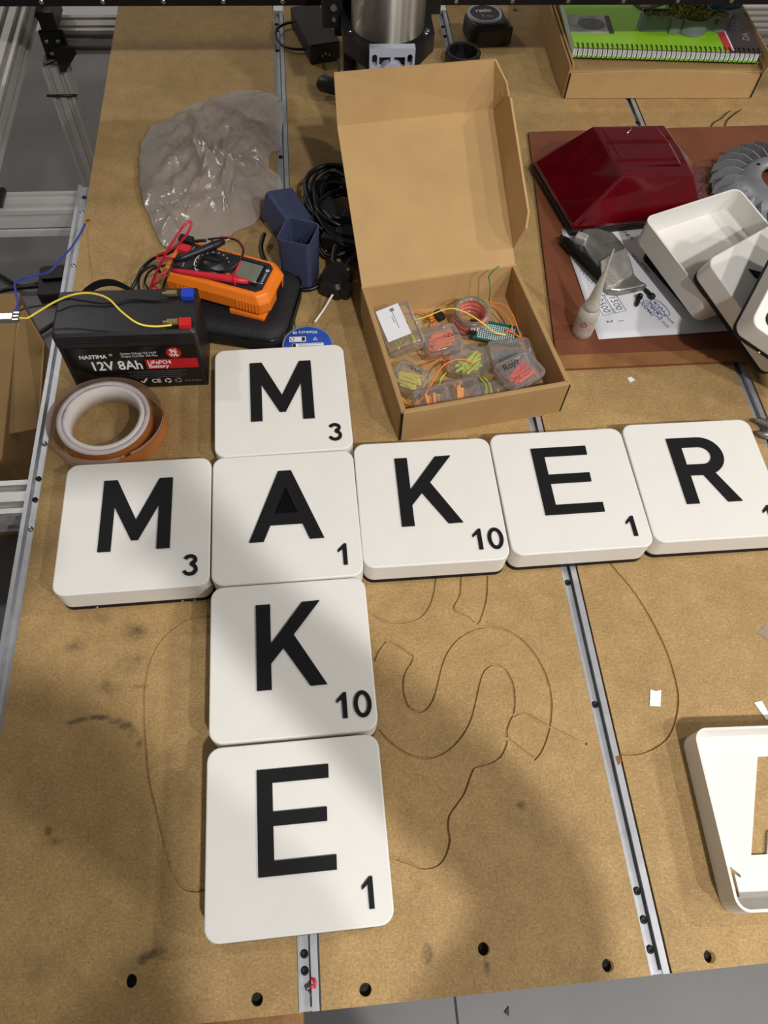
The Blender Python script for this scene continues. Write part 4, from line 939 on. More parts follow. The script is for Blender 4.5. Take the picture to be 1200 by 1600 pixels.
MB().box((-0.012, 0.009, 0.0196), (0.020, 0.0080, 0.0003)).build('white_sticker', 'txt_white', dc)
MB().box((-0.0050, 0.009, 0.0198), (0.004, 0.006, 0.0002)).build('sticker_mark', 'ink_dark', dc)
shape2d('sticker_ring', [stroke(arc(-0.0185, 0.009, 0.0024, 0.0024, 0, 340, 14), 0.0008)], 0.0198, 0.0199, 'ink_dark', dc)
shape2d('triangle_mark', [stroke([(0.007, 0.007), (0.0095, 0.0115), (0.012, 0.007), (0.007, 0.007)], 0.0009)], 0.0195, 0.0197, 'txt_white', dc)
MB().box((0.000, -0.004, 0.0196), (0.038, 0.0120, 0.0003)).build('white_sticker', 'paper', dc)
MB().box((-0.0165, -0.004, 0.0198), (0.004, 0.011, 0.0002)).build('sticker_mark', 'ink_dark', dc)
for k in range(4):
    MB().box((0.003, 0.0005 - 0.0028 * k, 0.0198), (0.028, 0.0010, 0.0002)).build('printed_line', 'txt_grey', dc)
wire('white_cable', [(-0.0002, 0.6709, 0.0120), (0.0067, 0.6844, 0.0100), (0.0138, 0.6953, 0.0120), (0.0190, 0.7001, 0.0180), (0.0242, 0.7048, 0.0240)], 0.0015, 'core', 'white cable running from the black adapter to the blue spool', 'cable')
wire('white_cable', [(-0.0374, 0.6501, 0.0100), (-0.0470, 0.6504, 0.0080), (-0.0528, 0.6431, 0.0060), (-0.0523, 0.6334, 0.0040)], 0.0011, 'core', 'short white cable loop left of the blue spool', 'cable')

# ------------------------------------------------------------------ navy bins
def bin_mesh(par):
    b = MB(); w, h, t = 0.043, 0.078, 0.0016
    b.loft([rrect(w - 0.006, w - 0.006, 0.004, 0.0), rrect(w - 0.004, w - 0.004, 0.005, 0.0015), rrect(w, w, 0.006, h), rrect(w - 2 * t, w - 2 * t, 0.005, h), rrect(w - 2 * t - 0.004, w - 2 * t - 0.004, 0.004, 0.002)])
    return b.build('bin_shell', 'navy', par)
nb = thing('navy_bin', 'navy blue square bin standing upright behind the multimeter', 'bin', (-0.0145, 0.7580, 0), math.radians(-20), 'navy printed bins'); bin_mesh(nb)
MB().box((0.0, 0.0, 0.030), (0.0012, 0.030, 0.056)).build('inner_divider', 'navy', nb)
nb2 = thing('navy_bin', 'navy blue square bin lying on its side, mouth inside the plastic bag', 'bin', group='navy printed bins',
            mtx=Tm(-0.006, 0.803, 0.0225) @ Rm(28, 'Z') @ Rm(-84, 'X') @ Rm(14, 'Z')); bin_mesh(nb2)

# ------------------------------------------------------------------ bundle of black cables and adapter
kb = thing('cable_bundle', 'tangled bundle of black cables beside the cardboard box lid', 'cables', (0.045, 0.84, 0))
rnd = random.Random(3)
for k in range(15):
    pts = []; a0 = rnd.uniform(0, 6.28); cx, cy = 0.046 + rnd.uniform(-0.012, 0.010), 0.855 + rnd.uniform(-0.02, 0.02)
    rx, ry = rnd.uniform(0.030, 0.044), rnd.uniform(0.045, 0.072); z0 = 0.0115 + 0.0024 * k
    for i in range(22):
        a = a0 + i * 0.30
        pts.append((cx + rx * math.cos(a) * (1 + 0.12 * math.sin(3 * a + k)), cy + ry * math.sin(a) * (1 + 0.1 * math.cos(2 * a + k)), z0 + 0.006 * math.sin(1.7 * a + k)))
    MB().tube(smooth_path(pts, 4), rnd.uniform(0.0022, 0.0036), 7).build('cable_loop', 'rubber', kb, world=True)
for k, (x, y, z, rz) in enumerate(((0.030, 0.845, 0.034, 30), (0.052, 0.815, 0.036, -20), (0.040, 0.80, 0.030, 70))):
    MB().box((x, y, z), (0.026, 0.046, 0.016), Rm(rz, 'Z').to_3x3()).build('plug', 'black', kb, world=True, bevel=0.002)
MB().box((0.0210, 0.8031, 0.0280), (0.012, 0.008, 0.005), Rm(-25, 'Z').to_3x3()).build('white_tag', 'core', kb, world=True, bevel=0.001)
MB().tube(smooth_path([(-0.0096, 0.8936, 0.0300), (-0.0021, 0.9015, 0.0340), (0.0046, 0.8946, 0.0330), (0.0093, 0.8851, 0.0300)], 4), 0.0008, 5).build('green_tie', 'green_wire', kb, world=True)
MB().tube(smooth_path([(0.0397, 0.8336, 0.0300), (0.0361, 0.8002, 0.0300), (0.0298, 0.7773, 0.0260), (0.0272, 0.7617, 0.0220)], 5), 0.0045, 8).build('cable_tail', 'rubber', kb, world=True)
MB().tube(smooth_path([(0.0561, 0.7952, 0.0200), (0.0512, 0.7712, 0.0200), (0.0435, 0.7560, 0.0180), (0.0356, 0.7352, 0.0160)], 5), 0.0040, 8).build('cable_tail', 'rubber', kb, world=True)
ad = thing('wall_adapter', 'black plug adapter between the navy bin and the cardboard box', 'adapter', (0.030, 0.742, 0), math.radians(-28))
MB().loft([rrect(0.030, 0.044, 0.007, 0.0), rrect(0.033, 0.047, 0.008, 0.004), rrect(0.033, 0.047, 0.008, 0.020), rrect(0.026, 0.040, 0.007, 0.025)]).build('adapter_body', 'black', ad)
MB().loft([rrect(0.014, 0.016, 0.004, 0.006, cx=0.020, cy=-0.012), rrect(0.014, 0.016, 0.004, 0.020, cx=0.020, cy=-0.012)]).build('adapter_plug', 'black', ad)
MB().cyl((0.012, 0.012, 0.024), 0.002, 0.002, 10).build('adapter_light', 'brass', ad)
wire('black_cable', [(-0.0616, 0.8338, 0.0120), (-0.0664, 0.8138, 0.0080), (-0.0634, 0.7939, 0.0060), (-0.0585, 0.7840, 0.0050)], 0.0028, 'rubber', 'black cable end coming out below the lying navy bin', 'cable')
wire('black_cable', [(-0.0274, 0.7416, 0.0060), (-0.0160, 0.7342, 0.0060), (-0.0036, 0.7326, 0.0070), (0.0074, 0.7369, 0.0090), (0.0144, 0.7427, 0.0120)], 0.0030, 'rubber', 'black cable passing in front of the upright navy bin', 'cable')

# ------------------------------------------------------------------ crumpled plastic bag
outline = [Vector(p) for p in smooth_path([(-0.2375, 1.0546, 0.0060), (-0.2251, 1.0804, 0.0060), (-0.1935, 1.1112, 0.0060), (-0.1608, 1.1397, 0.0060), (-0.1221, 1.1621, 0.0060), (-0.0775, 1.1697, 0.0060), (-0.0427, 1.1539, 0.0060), (-0.0304, 1.1172, 0.0060), (-0.0344, 1.0648, 0.0060), (-0.0371, 1.0236, 0.0060), (-0.0504, 1.0120, 0.0060), (-0.0545, 0.9800, 0.0060), (-0.0401, 0.9595, 0.0060), (-0.0369, 0.9370, 0.0060), (-0.0508, 0.9127, 0.0060), (-0.0627, 0.8863, 0.0060), (-0.0768, 0.8607, 0.0060), (-0.0993, 0.8462, 0.0060), (-0.1289, 0.8272, 0.0060), (-0.1582, 0.8160, 0.0060), (-0.1904, 0.8210, 0.0060), (-0.2048, 0.8377, 0.0060), (-0.2155, 0.8723, 0.0060), (-0.2308, 0.9188, 0.0060), (-0.2373, 0.9741, 0.0060), (-0.2395, 1.0174, 0.0060)], 6, closed=True)]
cen = sum(outline, Vector((0, 0, 0))) / len(outline)
def inside(px, py, poly):
    c = False; n = len(poly)
    for i in range(n):
        x1, y1 = poly[i]; x2, y2 = poly[(i + 1) % n]
        if (y1 > py) != (y2 > py) and px < (x2 - x1) * (py - y1) / (y2 - y1) + x1: c = not c
    return c
def bag_layer(top, seed):
    """crumpled film: low pillow crossed by long sharp folds"""
    rnd = random.Random(seed)
    folds = []
    for _ in range(110 if top else 14):
        p = outline[rnd.randrange(len(outline))]; q = cen + (Vector(p) - cen) * rnd.uniform(0.0, 0.85)
        a = rnd.gauss(math.atan2(p.y - cen.y, p.x - cen.x), 0.7); ln = rnd.uniform(0.02, 0.075)
        folds.append((q.x, q.y, math.cos(a), math.sin(a), ln, rnd.uniform(0.005, 0.013), rnd.uniform(-0.7, 1.0) * (0.0115 if top else 0.002)))
    rings = []; NR = 70
    for i in range(1, NR + 1):
        t = i / NR; ring = []
        for p in outline:
            q = cen + (p - cen) * t; x, y = q.x, q.y
            e = 1 - t ** 5
            z = (0.016 if top else 0.003) + (0.009 if top else 0.001) * noise.noise(Vector((x * 13, y * 13, seed)))
            for fx, fy, ca, sa, ln, wd_, am in folds:
                u = (x - fx) * ca + (y - fy) * sa; v = -(x - fx) * sa + (y - fy) * ca
                if abs(u) < ln and abs(v) < wd_: z += am * (1 - abs(v) / wd_) * (1 - (u / ln) ** 2)
            z = 0.003 + (z if top else z * 0.5) * (0.25 + 0.75 * e) * (1 if top else 1)
            kk = 1 + 0.025 * noise.noise(Vector((x * 70, y * 70, 9))) * t ** 3
            ring.append((cen.x + (x - cen.x) * kk, cen.y + (y - cen.y) * kk, max(0.0012, z) if top else max(0.0010, min(z, 0.0035))))
        rings.append(ring)
    return MB().loft(rings, cap0=True, cap1=False, smooth=True)
bag = thing('plastic_bag', 'crumpled clear plastic bag lying on the bed', 'plastic bag', (cen.x, cen.y, 0))
bag_layer(True, 4).build('upper_film', 'bag', bag, world=True)
bag_layer(False, 11).build('lower_film', 'bag_under', bag, world=True)

# ------------------------------------------------------------------ power brick, tape measure, ring cup
p0, p1 = Vector((0.0158, 1.2504, 0.0000)), Vector((0.0665, 1.2551, 0.0000)); exv = (p1 - p0).normalized(); eyv = Vector((-exv.y, exv.x, 0))
eyv = (eyv + Vector((-0.22, 0, 0))).normalized(); eyv = (eyv - exv * eyv.dot(exv)).normalized()
pw = thing('power_brick', 'black laptop power brick near the gantry', 'power supply', mtx=frame((p0 + p1) / 2, exv, eyv) @ Rm(9, 'Z'))
wd = (p1 - p0).length
MB().loft([rrect(wd - 0.002, 0.118, 0.003, 0.0, cy=0.060), rrect(wd, 0.120, 0.004, 0.002, cy=0.060), rrect(wd, 0.120, 0.004, 0.029, cy=0.060), rrect(wd - 0.003, 0.117, 0.003, 0.031, cy=0.060)]).build('brick_case', 'black', pw)
sk = MB().box((0, -0.0002, 0.014), (0.024, 0.0012, 0.016)).build('socket', 'black_gloss', pw)
for k in (-1, 0, 1):
    MB().box((0.006 * k, -0.0012, 0.016 if k == 0 else 0.013), (0.0016, 0.0016, 0.004)).build('pin', 'steel', sk)
wire('black_cable', [(0.0039, 1.3534, 0.0100), (-0.0178, 1.3574, 0.0080), (-0.0354, 1.3438, 0.0070), (-0.0390, 1.3263, 0.0060), (-0.0320, 1.2995, 0.0060), (-0.0144, 1.2843, 0.0060), (0.0098, 1.2822, 0.0060)], 0.0022, 'rubber', 'thin black cable looping left of the power brick', 'cable')
wire('black_cable', [(0.0600, 1.2289, 0.0200), (0.0609, 1.2076, 0.0200), (0.0587, 1.1866, 0.0200), (0.0597, 1.1694, 0.0200)], 0.0022, 'rubber', 'short black cable hanging beside the spindle', 'cable')
kn = thing('cable_end', 'black cable connector poking out left of the box lid', 'connector', (0.0379, 1.1545, 0.0200))
q = Vector((0.0371, 1.1596, 0.0200))
MB().tube([q + Vector((-0.008, 0.006, 0)), q + Vector((-0.006, 0.004, 0)), q + Vector((0.014, -0.006, 0)), q + Vector((0.030, -0.010, 0))], [0.010, 0.012, 0.012, 0.007], 12).build('connector_body', 'black', kn, world=True)
MB().tube([q + Vector((0.030, -0.010, 0)), q + Vector((0.055, -0.016, -0.006))], 0.003, 8).build('cable_tail', 'rubber', kn, world=True)

tmx = thing('tape_measure', 'black tape measure with a silver ringed round label', 'tape measure', (0.3165, 1.322, 0), math.radians(8))
MB().loft([rrect(0.060, 0.056, 0.014, 0.0), rrect(0.070, 0.064, 0.018, 0.006), rrect(0.070, 0.064, 0.018, 0.028), rrect(0.060, 0.058, 0.018, 0.037)], smooth=False).build('tape_case', 'black', tmx, bevel=0.002)
MB().box((0.030, -0.014, 0.016), (0.018, 0.030, 0.028)).build('tape_mouth', 'black', tmx, bevel=0.003)
MB().lathe([(0.0245, 0.0375), (0.0255, 0.0405), (0.0285, 0.0400), (0.0295, 0.0360)], 40, (-0.004, 0.004, 0)).build('silver_ring', 'light_grey', tmx)
MB().lathe([(0.0002, 0.0388), (0.0250, 0.0388)], 40, (-0.004, 0.004, 0)).build('round_label', 'meter_face', tmx)
text('ratio', 0.014, 'txt_white', tmx, Tm(-0.004, 0.012, 0.0392) @ Rm(-6, 'Z'), align='CENTER', bold=0.0002)
text('5 m', 0.012, 'txt_grey', tmx, Tm(-0.003, -0.005, 0.0392) @ Rm(-6, 'Z'), align='CENTER', bold=0.0002)
rc = thing('black_cup', 'small black ring shaped cup behind the box lid', 'cup', (0.2746, 1.2802, 0.0000))
rc.location = ((0.2655, 1.2390, 0.0250)[0], (0.2655, 1.2390, 0.0250)[1], 0)
MB().lathe([(0.0002, 0.003), (0.0225, 0.003), (0.0235, 0.024), (0.0240, 0.026), (0.0285, 0.026), (0.0300, 0.022), (0.0285, 0.0)], 10, smooth=False).build('cup_wall', 'black', rc)
MB().lathe([(0.0225, 0.004), (0.0232, 0.024)], 36).build('inner_sleeve', 'black_gloss', rc)

# ------------------------------------------------------------------ brown hardboard sheet and what lies on it
HB = 0.004
hb = thing('hardboard_sheet', 'glossy brown hardboard sheet under the tail light and papers', 'board', (0.55, 0.83, 0))
bl_, br_, fr_, fl_ = (0.3452, 1.0567, 0.0040), (0.86, 1.066, 0.004), (0.86, 0.5900, 0.004), (0.2958, 0.5860, 0.0040)
MB().loft([[(p[0], p[1], 0.0002) for p in (fl_, fr_, br_, bl_)], [(p[0], p[1], HB) for p in (fl_, fr_, br_, bl_)]]).build('sheet', 'hardboard', hb, world=True)
MB().loft([[(fl_[0], fl_[1], HB + 0.00005), (fr_[0], fr_[1], HB + 0.00005), (fr_[0], fr_[1] + 0.016, HB + 0.00005), (fl_[0] - 0.0005, fl_[1] + 0.022, HB + 0.00005)],
           [(fl_[0], fl_[1], HB + 0.0003), (fr_[0], fr_[1], HB + 0.0003), (fr_[0], fr_[1] + 0.016, HB + 0.0003), (fl_[0] - 0.0005, fl_[1] + 0.022, HB + 0.0003)]]).build('pale_edge', 'hard_pale', hb, world=True)  # paler tan strip along the front edge of the sheet

# paper sheet with pen notes
p0, p1 = Vector((0.3572, 0.6305, 0.0045)), Vector((0.5242, 0.6365, 0.0045)); exv = (p1 - p0).normalized()
pp = thing('paper_sheet', 'white paper sheet with handwritten numbers under the open tile cover', 'paper', mtx=frame((p0.x, p0.y, HB + 0.0004), exv, (-exv.y, exv.x, 0)))
pm = MB(); NX, NY = 24, 16
for j in range(NY + 1):
    for i in range(NX + 1):
        x, y = 0.297 * i / NX, 0.205 * j / NY
        pm.v.append((x, y, 0.0003 + 0.0006 * (noise.noise(Vector((x * 14, y * 14, 0))) + 0.7)))
for j in range(NY):
    for i in range(NX):
        a = j * (NX + 1) + i; pm.f.append((a, a + 1, a + NX + 2, a + NX + 1)); pm.sm.append(True)
sheet = pm.build('sheet', 'paper', pp)
sol = sheet.modifiers.new('thickness', 'SOLIDIFY'); sol.thickness = 0.0002; sol.offset = -1
def on_paper(u): 
    q = pp.matrix_basis.inverted() @ Vector(u); return q.x, q.y
def note(s, pos, size, rot, m='ink'):
    x, y = on_paper(pos)
    text(s, size, m, pp, Tm(x, y, 0.0018) @ Rm(rot, 'Z'), name='handwriting', align='CENTER', shear=0.1, bold=-0.00005)
def scrawl(pos, length, amp, rot, m, seed):
    x, y = on_paper(pos); scribble(pp, Tm(x, y, 0.0018) @ Rm(rot, 'Z'), length, amp, m, seed)
note('2500', (0.3763, 0.6878, 0.0050), 0.013, -78); note('1500', (0.3936, 0.6916, 0.0050), 0.013, -78)
note('2', (0.3782, 0.6596, 0.0050), 0.011, -78); note('1', (0.3928, 0.6600, 0.0050), 0.011, -78)
scrawl((0.4316, 0.6807, 0.0050), 0.032, 0.0022, -70, 'ink', 6); note('-2 mm', (0.4488, 0.6552, 0.0050), 0.008, -66); note('4 mm', (0.4580, 0.6603, 0.0050), 0.008, -66)
scrawl((0.4461, 0.7631, 0.0050), 0.040, 0.0035, -68, 'ink', 1); scrawl((0.4413, 0.8230, 0.0050), 0.030, 0.0035, -68, 'blue_wire', 2); scrawl((0.3661, 0.7421, 0.0050), 0.030, 0.003, -68, 'ink', 3)
for (c, rx, ry, rt_) in (((0.4513, 0.6798, 0.0050), 0.017, 0.008, -66), ((0.4412, 0.6780, 0.0050), 0.018, 0.006, -66)):
    x, y = on_paper(c)
    shape2d('pen_loop', [[(a, b) for a, b in arc(0, 0, rx, ry, 0, 360, 28)[:-1]], [(a, b) for a, b in arc(0, 0, rx - 0.0006, ry - 0.0006, 0, 360, 28)[:-1]][::-1]], 0, 0.0001, 'blue_wire', pp, Tm(x, y, 0.0018) @ Rm(rt_, 'Z'))
scrawl((0.4513, 0.6798, 0.0050), 0.024, 0.0030, -66, 'blue_wire', 4); scrawl((0.4412, 0.6780, 0.0050), 0.024, 0.0030, -66, 'blue_wire', 5)
for c in ((0.3763, 0.6878, 0.0050), (0.3936, 0.6916, 0.0050)):
    x, y = on_paper(c); w_, h_ = 0.034, 0.016
    o1 = [(-w_ / 2, -h_ / 2), (w_ / 2, -h_ / 2), (w_ / 2, h_ / 2), (-w_ / 2, h_ / 2)]; k = 0.0005
    o2 = [(-w_ / 2 + k, -h_ / 2 + k), (w_ / 2 - k, -h_ / 2 + k), (w_ / 2 - k, h_ / 2 - k), (-w_ / 2 + k, h_ / 2 - k)]
    shape2d('pen_frame', [o1, o2[::-1]], 0, 0.0001, 'ink', pp, Tm(x, y, 0.0018) @ Rm(-78, 'Z'))

# red tail light
tlg = thing('tail_light', 'red trapezoid tail light lens on a black gasket', 'tail light', (0.46, 0.90, HB))
zb = HB
base = [(0.3310, 0.9640), (0.3590, 0.8200), (0.5540, 0.8400), (0.5820, 0.9250), (0.5460, 0.9900)]
cxy = (0.455, 0.905)
gs = MB().loft([[(x, y, zb) for x, y in base], [(x, y, zb + 0.010) for x, y in base]]).build('gasket', 'gasket', tlg, world=True, bevel=0.002)
k = 0.985
inb = [(cxy[0] + (x - cxy[0]) * k, cxy[1] + (y - cxy[1]) * k) for x, y in base]
tz = 0.074
top = [(0.4059, 0.9640, tz), (0.4230, 0.8560, tz), (0.5240, 0.8600, tz - 0.003), (0.5200, 0.915, tz - 0.002), (0.5100, 0.9640, tz)]
MB().loft([[(x, y, zb + 0.0095) for x, y in inb], [(x, y, zb + 0.016) for x, y in inb], top]).build('lens', 'red_lens', tlg, world=True, bevel=0.006, bseg=4)
MB().loft([[(cxy[0] + (x - cxy[0]) * 0.80, cxy[1] + 0.008 + (y - cxy[1]) * 0.80, tz - 0.0005) for x, y, z in top], [(cxy[0] + (x - cxy[0]) * 0.76, cxy[1] + 0.008 + (y - cxy[1]) * 0.76, tz + 0.0006) for x, y, z in top]]).build('top_panel', 'red_lens', tlg, world=True)
q = Vector((0.4553, 0.9474, 0.0740))
MB().tube([q + Vector((-0.006, -0.004, 0.001)), q + Vector((0.002, 0.003, 0.003)), q + Vector((0.004, 0.008, 0.002))], 0.0009, 6).build('metal_pin', 'steel', tlg, world=True)

# cast metal bracket
cbk = thing('metal_bracket', 'grey cast metal bracket with a bright worn face on the paper', 'bracket', (0.3943, 0.7543, 0.0060))
z0 = HB + 0.002
ol = [(0.3657, 0.8092, 0.0180), (0.3763, 0.8203, 0.0180), (0.3949, 0.8222, 0.0180), (0.4162, 0.8124, 0.0180), (0.4258, 0.7891, 0.0180), (0.4279, 0.7617, 0.0180), (0.4261, 0.7304, 0.0180), (0.4317, 0.7183, 0.0180), (0.4393, 0.7110, 0.0180), (0.4198, 0.7060, 0.0180), (0.3998, 0.7022, 0.0180), (0.3865, 0.7040, 0.0180), (0.3802, 0.7135, 0.0180), (0.3816, 0.7418, 0.0180), (0.3710, 0.7726, 0.0180)]
b = MB().loft([[(p[0], p[1], z0) for p in ol], [(p[0], p[1], z0 + 0.012) for p in ol]]); b.build('casting', 'cast', cbk, world=True, bevel=0.003, bseg=3)
pl_ = [(0.3827, 0.7518, 0.0220), (0.4039, 0.7668, 0.0220), (0.4248, 0.7758, 0.0220), (0.4239, 0.7550, 0.0220), (0.4216, 0.7286, 0.0220), (0.4066, 0.7175, 0.0220), (0.3907, 0.7054, 0.0220), (0.3803, 0.7047, 0.0220), (0.3784, 0.7258, 0.0220)]
MB().loft([[(p[0], p[1], z0 + 0.010) for p in pl_], [(p[0], p[1], z0 + 0.0165) for p in pl_]]).build('worn_face', 'cast_bright', cbk, world=True, bevel=0.0015)
MB().box(Vector((0.3661, 0.7956, 0.0220)), (0.016, 0.013, 0.012), Rm(-35, 'Z').to_3x3()).build('lug', 'cast_bright', cbk, world=True, bevel=0.002)
a, b2 = Vector((0.3435, 0.8120, 0.0120)), Vector((0.3878, 0.7160, 0.0120))
MB().tube([a, a.lerp(b2, 0.1), a.lerp(b2, 0.5), a.lerp(b2, 0.9), b2], [0.003, 0.0065, 0.0085, 0.0085, 0.004], 12).build('dark_flange', 'black_gloss', cbk, world=True)

# glue bottle, standing
gb = thing('glue_bottle', 'small milky glue bottle with a long nozzle standing on the hardboard', 'glue bottle', (0.3385, 0.6440, HB))
MB().lathe([(0.0002, 0.0), (0.0115, 0.0), (0.0130, 0.002), (0.0130, 0.036), (0.0120, 0.041), (0.0085, 0.044)], 28).build('bottle_body', 'bottle', gb)
MB().lathe([(0.0085, 0.0435), (0.0098, 0.0445), (0.0098, 0.0500), (0.0080, 0.0520), (0.0070, 0.058), (0.0045, 0.080), (0.0028, 0.095), (0.0014, 0.112), (0.0009, 0.134), (0.0002, 0.135)], 24).build('nozzle', 'bottle', gb)
ring = []
arcs = [math.radians(a) for a in range(170, 311, 10)]
MB().loft([[(0.01315 * math.cos(a), 0.01315 * math.sin(a), 0.006) for a in arcs], [(0.01315 * math.cos(a), 0.01315 * math.sin(a), 0.032) for a in arcs]], False, False, closed=False, smooth=True).build('label', 'label_grey', gb)
wm = Rm(-30, 'Z') @ Tm(0, -0.0136, 0.026) @ Rm(90, 'X')
shape2d('warning_diamond', [[(0, 0.0048), (0.0048, 0), (0, -0.0048), (-0.0048, 0)], [(0, 0.0038), (-0.0038, 0), (0, -0.0038), (0.0038, 0)]], 0, 0.0002, 'txt_red', gb, wm)
text('!', 0.006, 'ink_dark', gb, wm, align='CENTER', name='warning_mark')

# two black screws on the paper
for lab, a, b2 in (('black screw on the paper with its head up-left, right of the bracket tip', (0.4442, 0.6958, 0.0100), (0.4388, 0.7120, 0.0080)), ('black screw lying on the paper left of the other screw', (0.4276, 0.6988, 0.0100), (0.4201, 0.6840, 0.0080))):
    a, b2 = Vector(a), Vector(b2); s_ = thing('screw', lab, 'screw', a, 0, 'black screws on the paper')
    d = (b2 - a).normalized()
    MB().tube([a - d * 0.002, a, a + d * 0.0035], [0.0030, 0.0042, 0.0042], 12).build('screw_head', 'black', s_, world=True)
    MB().tube([a + d * 0.0035, b2, b2 + d * 0.002], [0.0022, 0.0022, 0.001], 10).build('shank', 'black', s_, world=True)
    sh_ = MB()
    for k in range(5):
        c = a + d * (0.005 + 0.0022 * k); sh_.tube([c, c + d * 0.0008], 0.0027, 10)
    sh_.build('thread', 'black', s_, world=True)

# cast fan wheel
fc = Vector((0.6872, 0.8893, 0.0200))
fn = thing('fan_wheel', 'grey cast metal fan wheel with curved blades at the right edge', 'fan wheel', (fc.x, fc.y, HB), math.radians(10))
MB().lathe([(0.036, 0.030), (0.039, 0.034), (0.050, 0.033), (0.062, 0.026), (0.068, 0.014), (0.098, 0.008), (0.098, 0.004), (0.064, 0.008), (0.055, 0.022), (0.036, 0.026), (0.036, 0.030)], 64).build('hub_disc', 'fan', fn)
bl0 = MB()
pa = [(0.060, 0.0), (0.075, 0.006), (0.088, 0.015), (0.099, 0.027)]
def rotp(x, y, a): return (x * math.cos(a) - y * math.sin(a), x * math.sin(a) + y * math.cos(a))
hz = [(0.012, 0.026), (0.010, 0.030), (0.008, 0.029), (0.007, 0.022)]
rings = []
for (x, y), (z0_, z1_) in zip(pa, hz):
    rings.append([(x, y - 0.0009, z0_), (x, y + 0.0009, z0_), (x, y + 0.0009, z1_), (x, y - 0.0009, z1_)])
bl0.loft(rings)
b_o = bl0.build('blade', 'fan', fn)
for k in range(1, 26):
    o = b_o.copy(); COL.objects.link(o); o.parent = fn; o.rotation_euler = (0, 0, 2 * PI * k / 26)
for k in range(4):
    a = 0.6 + k * PI / 2
    MB().cyl((0.047 * math.cos(a), 0.047 * math.sin(a), 0.0325), 0.0028, 0.0012, 12).build('mounting_hole', 'hole', fn)

# pliers at the right edge
pr = thing('pliers', 'grey steel pliers with open jaws at the right edge above tile R', 'pliers', (0.5342, 0.4839, 0.0080))
t1, t2, pv = Vector((0.5152, 0.4919, 0.0100)), Vector((0.5101, 0.4745, 0.0100)), Vector((0.5415, 0.4718, 0.0100))
for t_, off in ((t1, 1), (t2, -1)):
    md = (t_ + pv) / 2 + Vector((0, 0.004 * off, 0))
    MB().tube([t_, t_.lerp(md, 0.5) + Vector((0, 0.001 * off, 0)), md, pv], [0.0012, 0.0040, 0.0058, 0.0070], 8).build('jaw', 'cast', pr, world=True)
    MB().tube(smooth_path([pv, pv + Vector((0.03, -0.010 * off, 0)), pv + Vector((0.07, -0.022 * off, 0)), pv + Vector((0.12, -0.020 * off, 0))], 4), 0.0055, 8).build('handle', 'red_lead', pr, world=True)
MB().cyl(pv - Vector((0, 0, 0.008)), 0.006, 0.016, 16).build('pivot', 'steel', pr, world=True)

# ------------------------------------------------------------------ low cardboard box at the top right, with a notebook
bx2 = thing('cardboard_box', 'flat closed kraft box under the green spiral notebook', 'box', (0.4180, 1.1475, 0), math.radians(-1.0))
W2, D2, H2 = 0.318, 0.235, 0.043
MB().box((W2 / 2, D2 / 2, H2 / 2), (W2 - 0.004, D2 - 0.004, H2)).build('box_body', 'card_out', bx2, bevel=0.001)
fb = MB()
top_e = [(0.004 + (W2 - 0.008) * i / 16, 0, H2 - 0.004 + 0.006 * math.sin(PI * i / 16)) for i in range(17)]
poly = [(0.004, 0, 0.001), (W2 - 0.004, 0, 0.001)] + top_e[::-1]
fb.loft([[(x, -0.0008, z) for x, y, z in poly], [(x, 0.0022, z) for x, y, z in poly]]); fb.build('front_flap', 'card', bx2)
MB().box((0.0015, D2 / 2, H2 / 2 + 0.004), (0.003, D2, H2 + 0.008)).build('side_wall', 'card_out', bx2)
MB().box((0.0085, D2 / 2 + 0.004, H2 + 0.003), (0.003, D2 - 0.010, 0.012), Rm(-16, 'Y').to_3x3()).build('side_flap', 'card', bx2)
MB().box((W2 - 0.0015, D2 / 2, H2 / 2 + 0.004), (0.003, D2, H2 + 0.008)).build('side_wall', 'card_out', bx2)
MB().box((W2 + 0.001, D2 / 2 - 0.02, H2 + 0.012), (0.003, D2 - 0.03, 0.020), Rm(10, 'Y').to_3x3()).build('side_flap', 'card_out', bx2)
for x in (0.003, W2 - 0.003):
    MB().box((x, -0.0012, H2 / 2), (0.002, 0.002, H2 - 0.004)).build('corner_slit', 'hole', bx2)

n0, n1 = Vector((0.4283, 1.1812, 0.0470)), Vector((0.7303, 1.1609, 0.0470)); exv = (n1 - n0).normalized()
nbk = thing('notebook', 'thick spiral notebook with green cover, dark end band and grey picture', 'notebook', mtx=frame((n0.x, n0.y, 0.0475), exv, (-exv.y, exv.x, 0)))
NW = (n1 - n0).length; ND, NH = 0.22, 0.016
MB().box((NW / 2, ND / 2 + 0.002, NH / 2), (NW - 0.002, ND, NH - 0.002)).build('pages', 'pages', nbk)
MB().box((NW / 2, ND / 2, 0.0006), (NW, ND + 0.004, 0.0012)).build('back_cover', 'book_green', nbk)
gx = NW * 0.82
MB().box((gx / 2, ND / 2, NH), (gx, ND + 0.004, 0.0012)).build('green_cover', 'book_green', nbk)
MB().box(((gx + NW) / 2, ND / 2, NH), (NW - gx, ND + 0.004, 0.0012)).build('dark_cover', 'book_dark', nbk)
MB().loft([[(gx - 0.006, 0.0, NH + 0.0007), (gx + 0.006, 0.0, NH + 0.0007), (gx + 0.002, ND, NH + 0.0007), (gx - 0.010, ND, NH + 0.0007)], [(gx - 0.006, 0.0, NH + 0.0010), (gx + 0.006, 0.0, NH + 0.0010), (gx + 0.002, ND, NH + 0.0010), (gx - 0.010, ND, NH + 0.0010)]]).build('red_band', 'book_red', nbk)
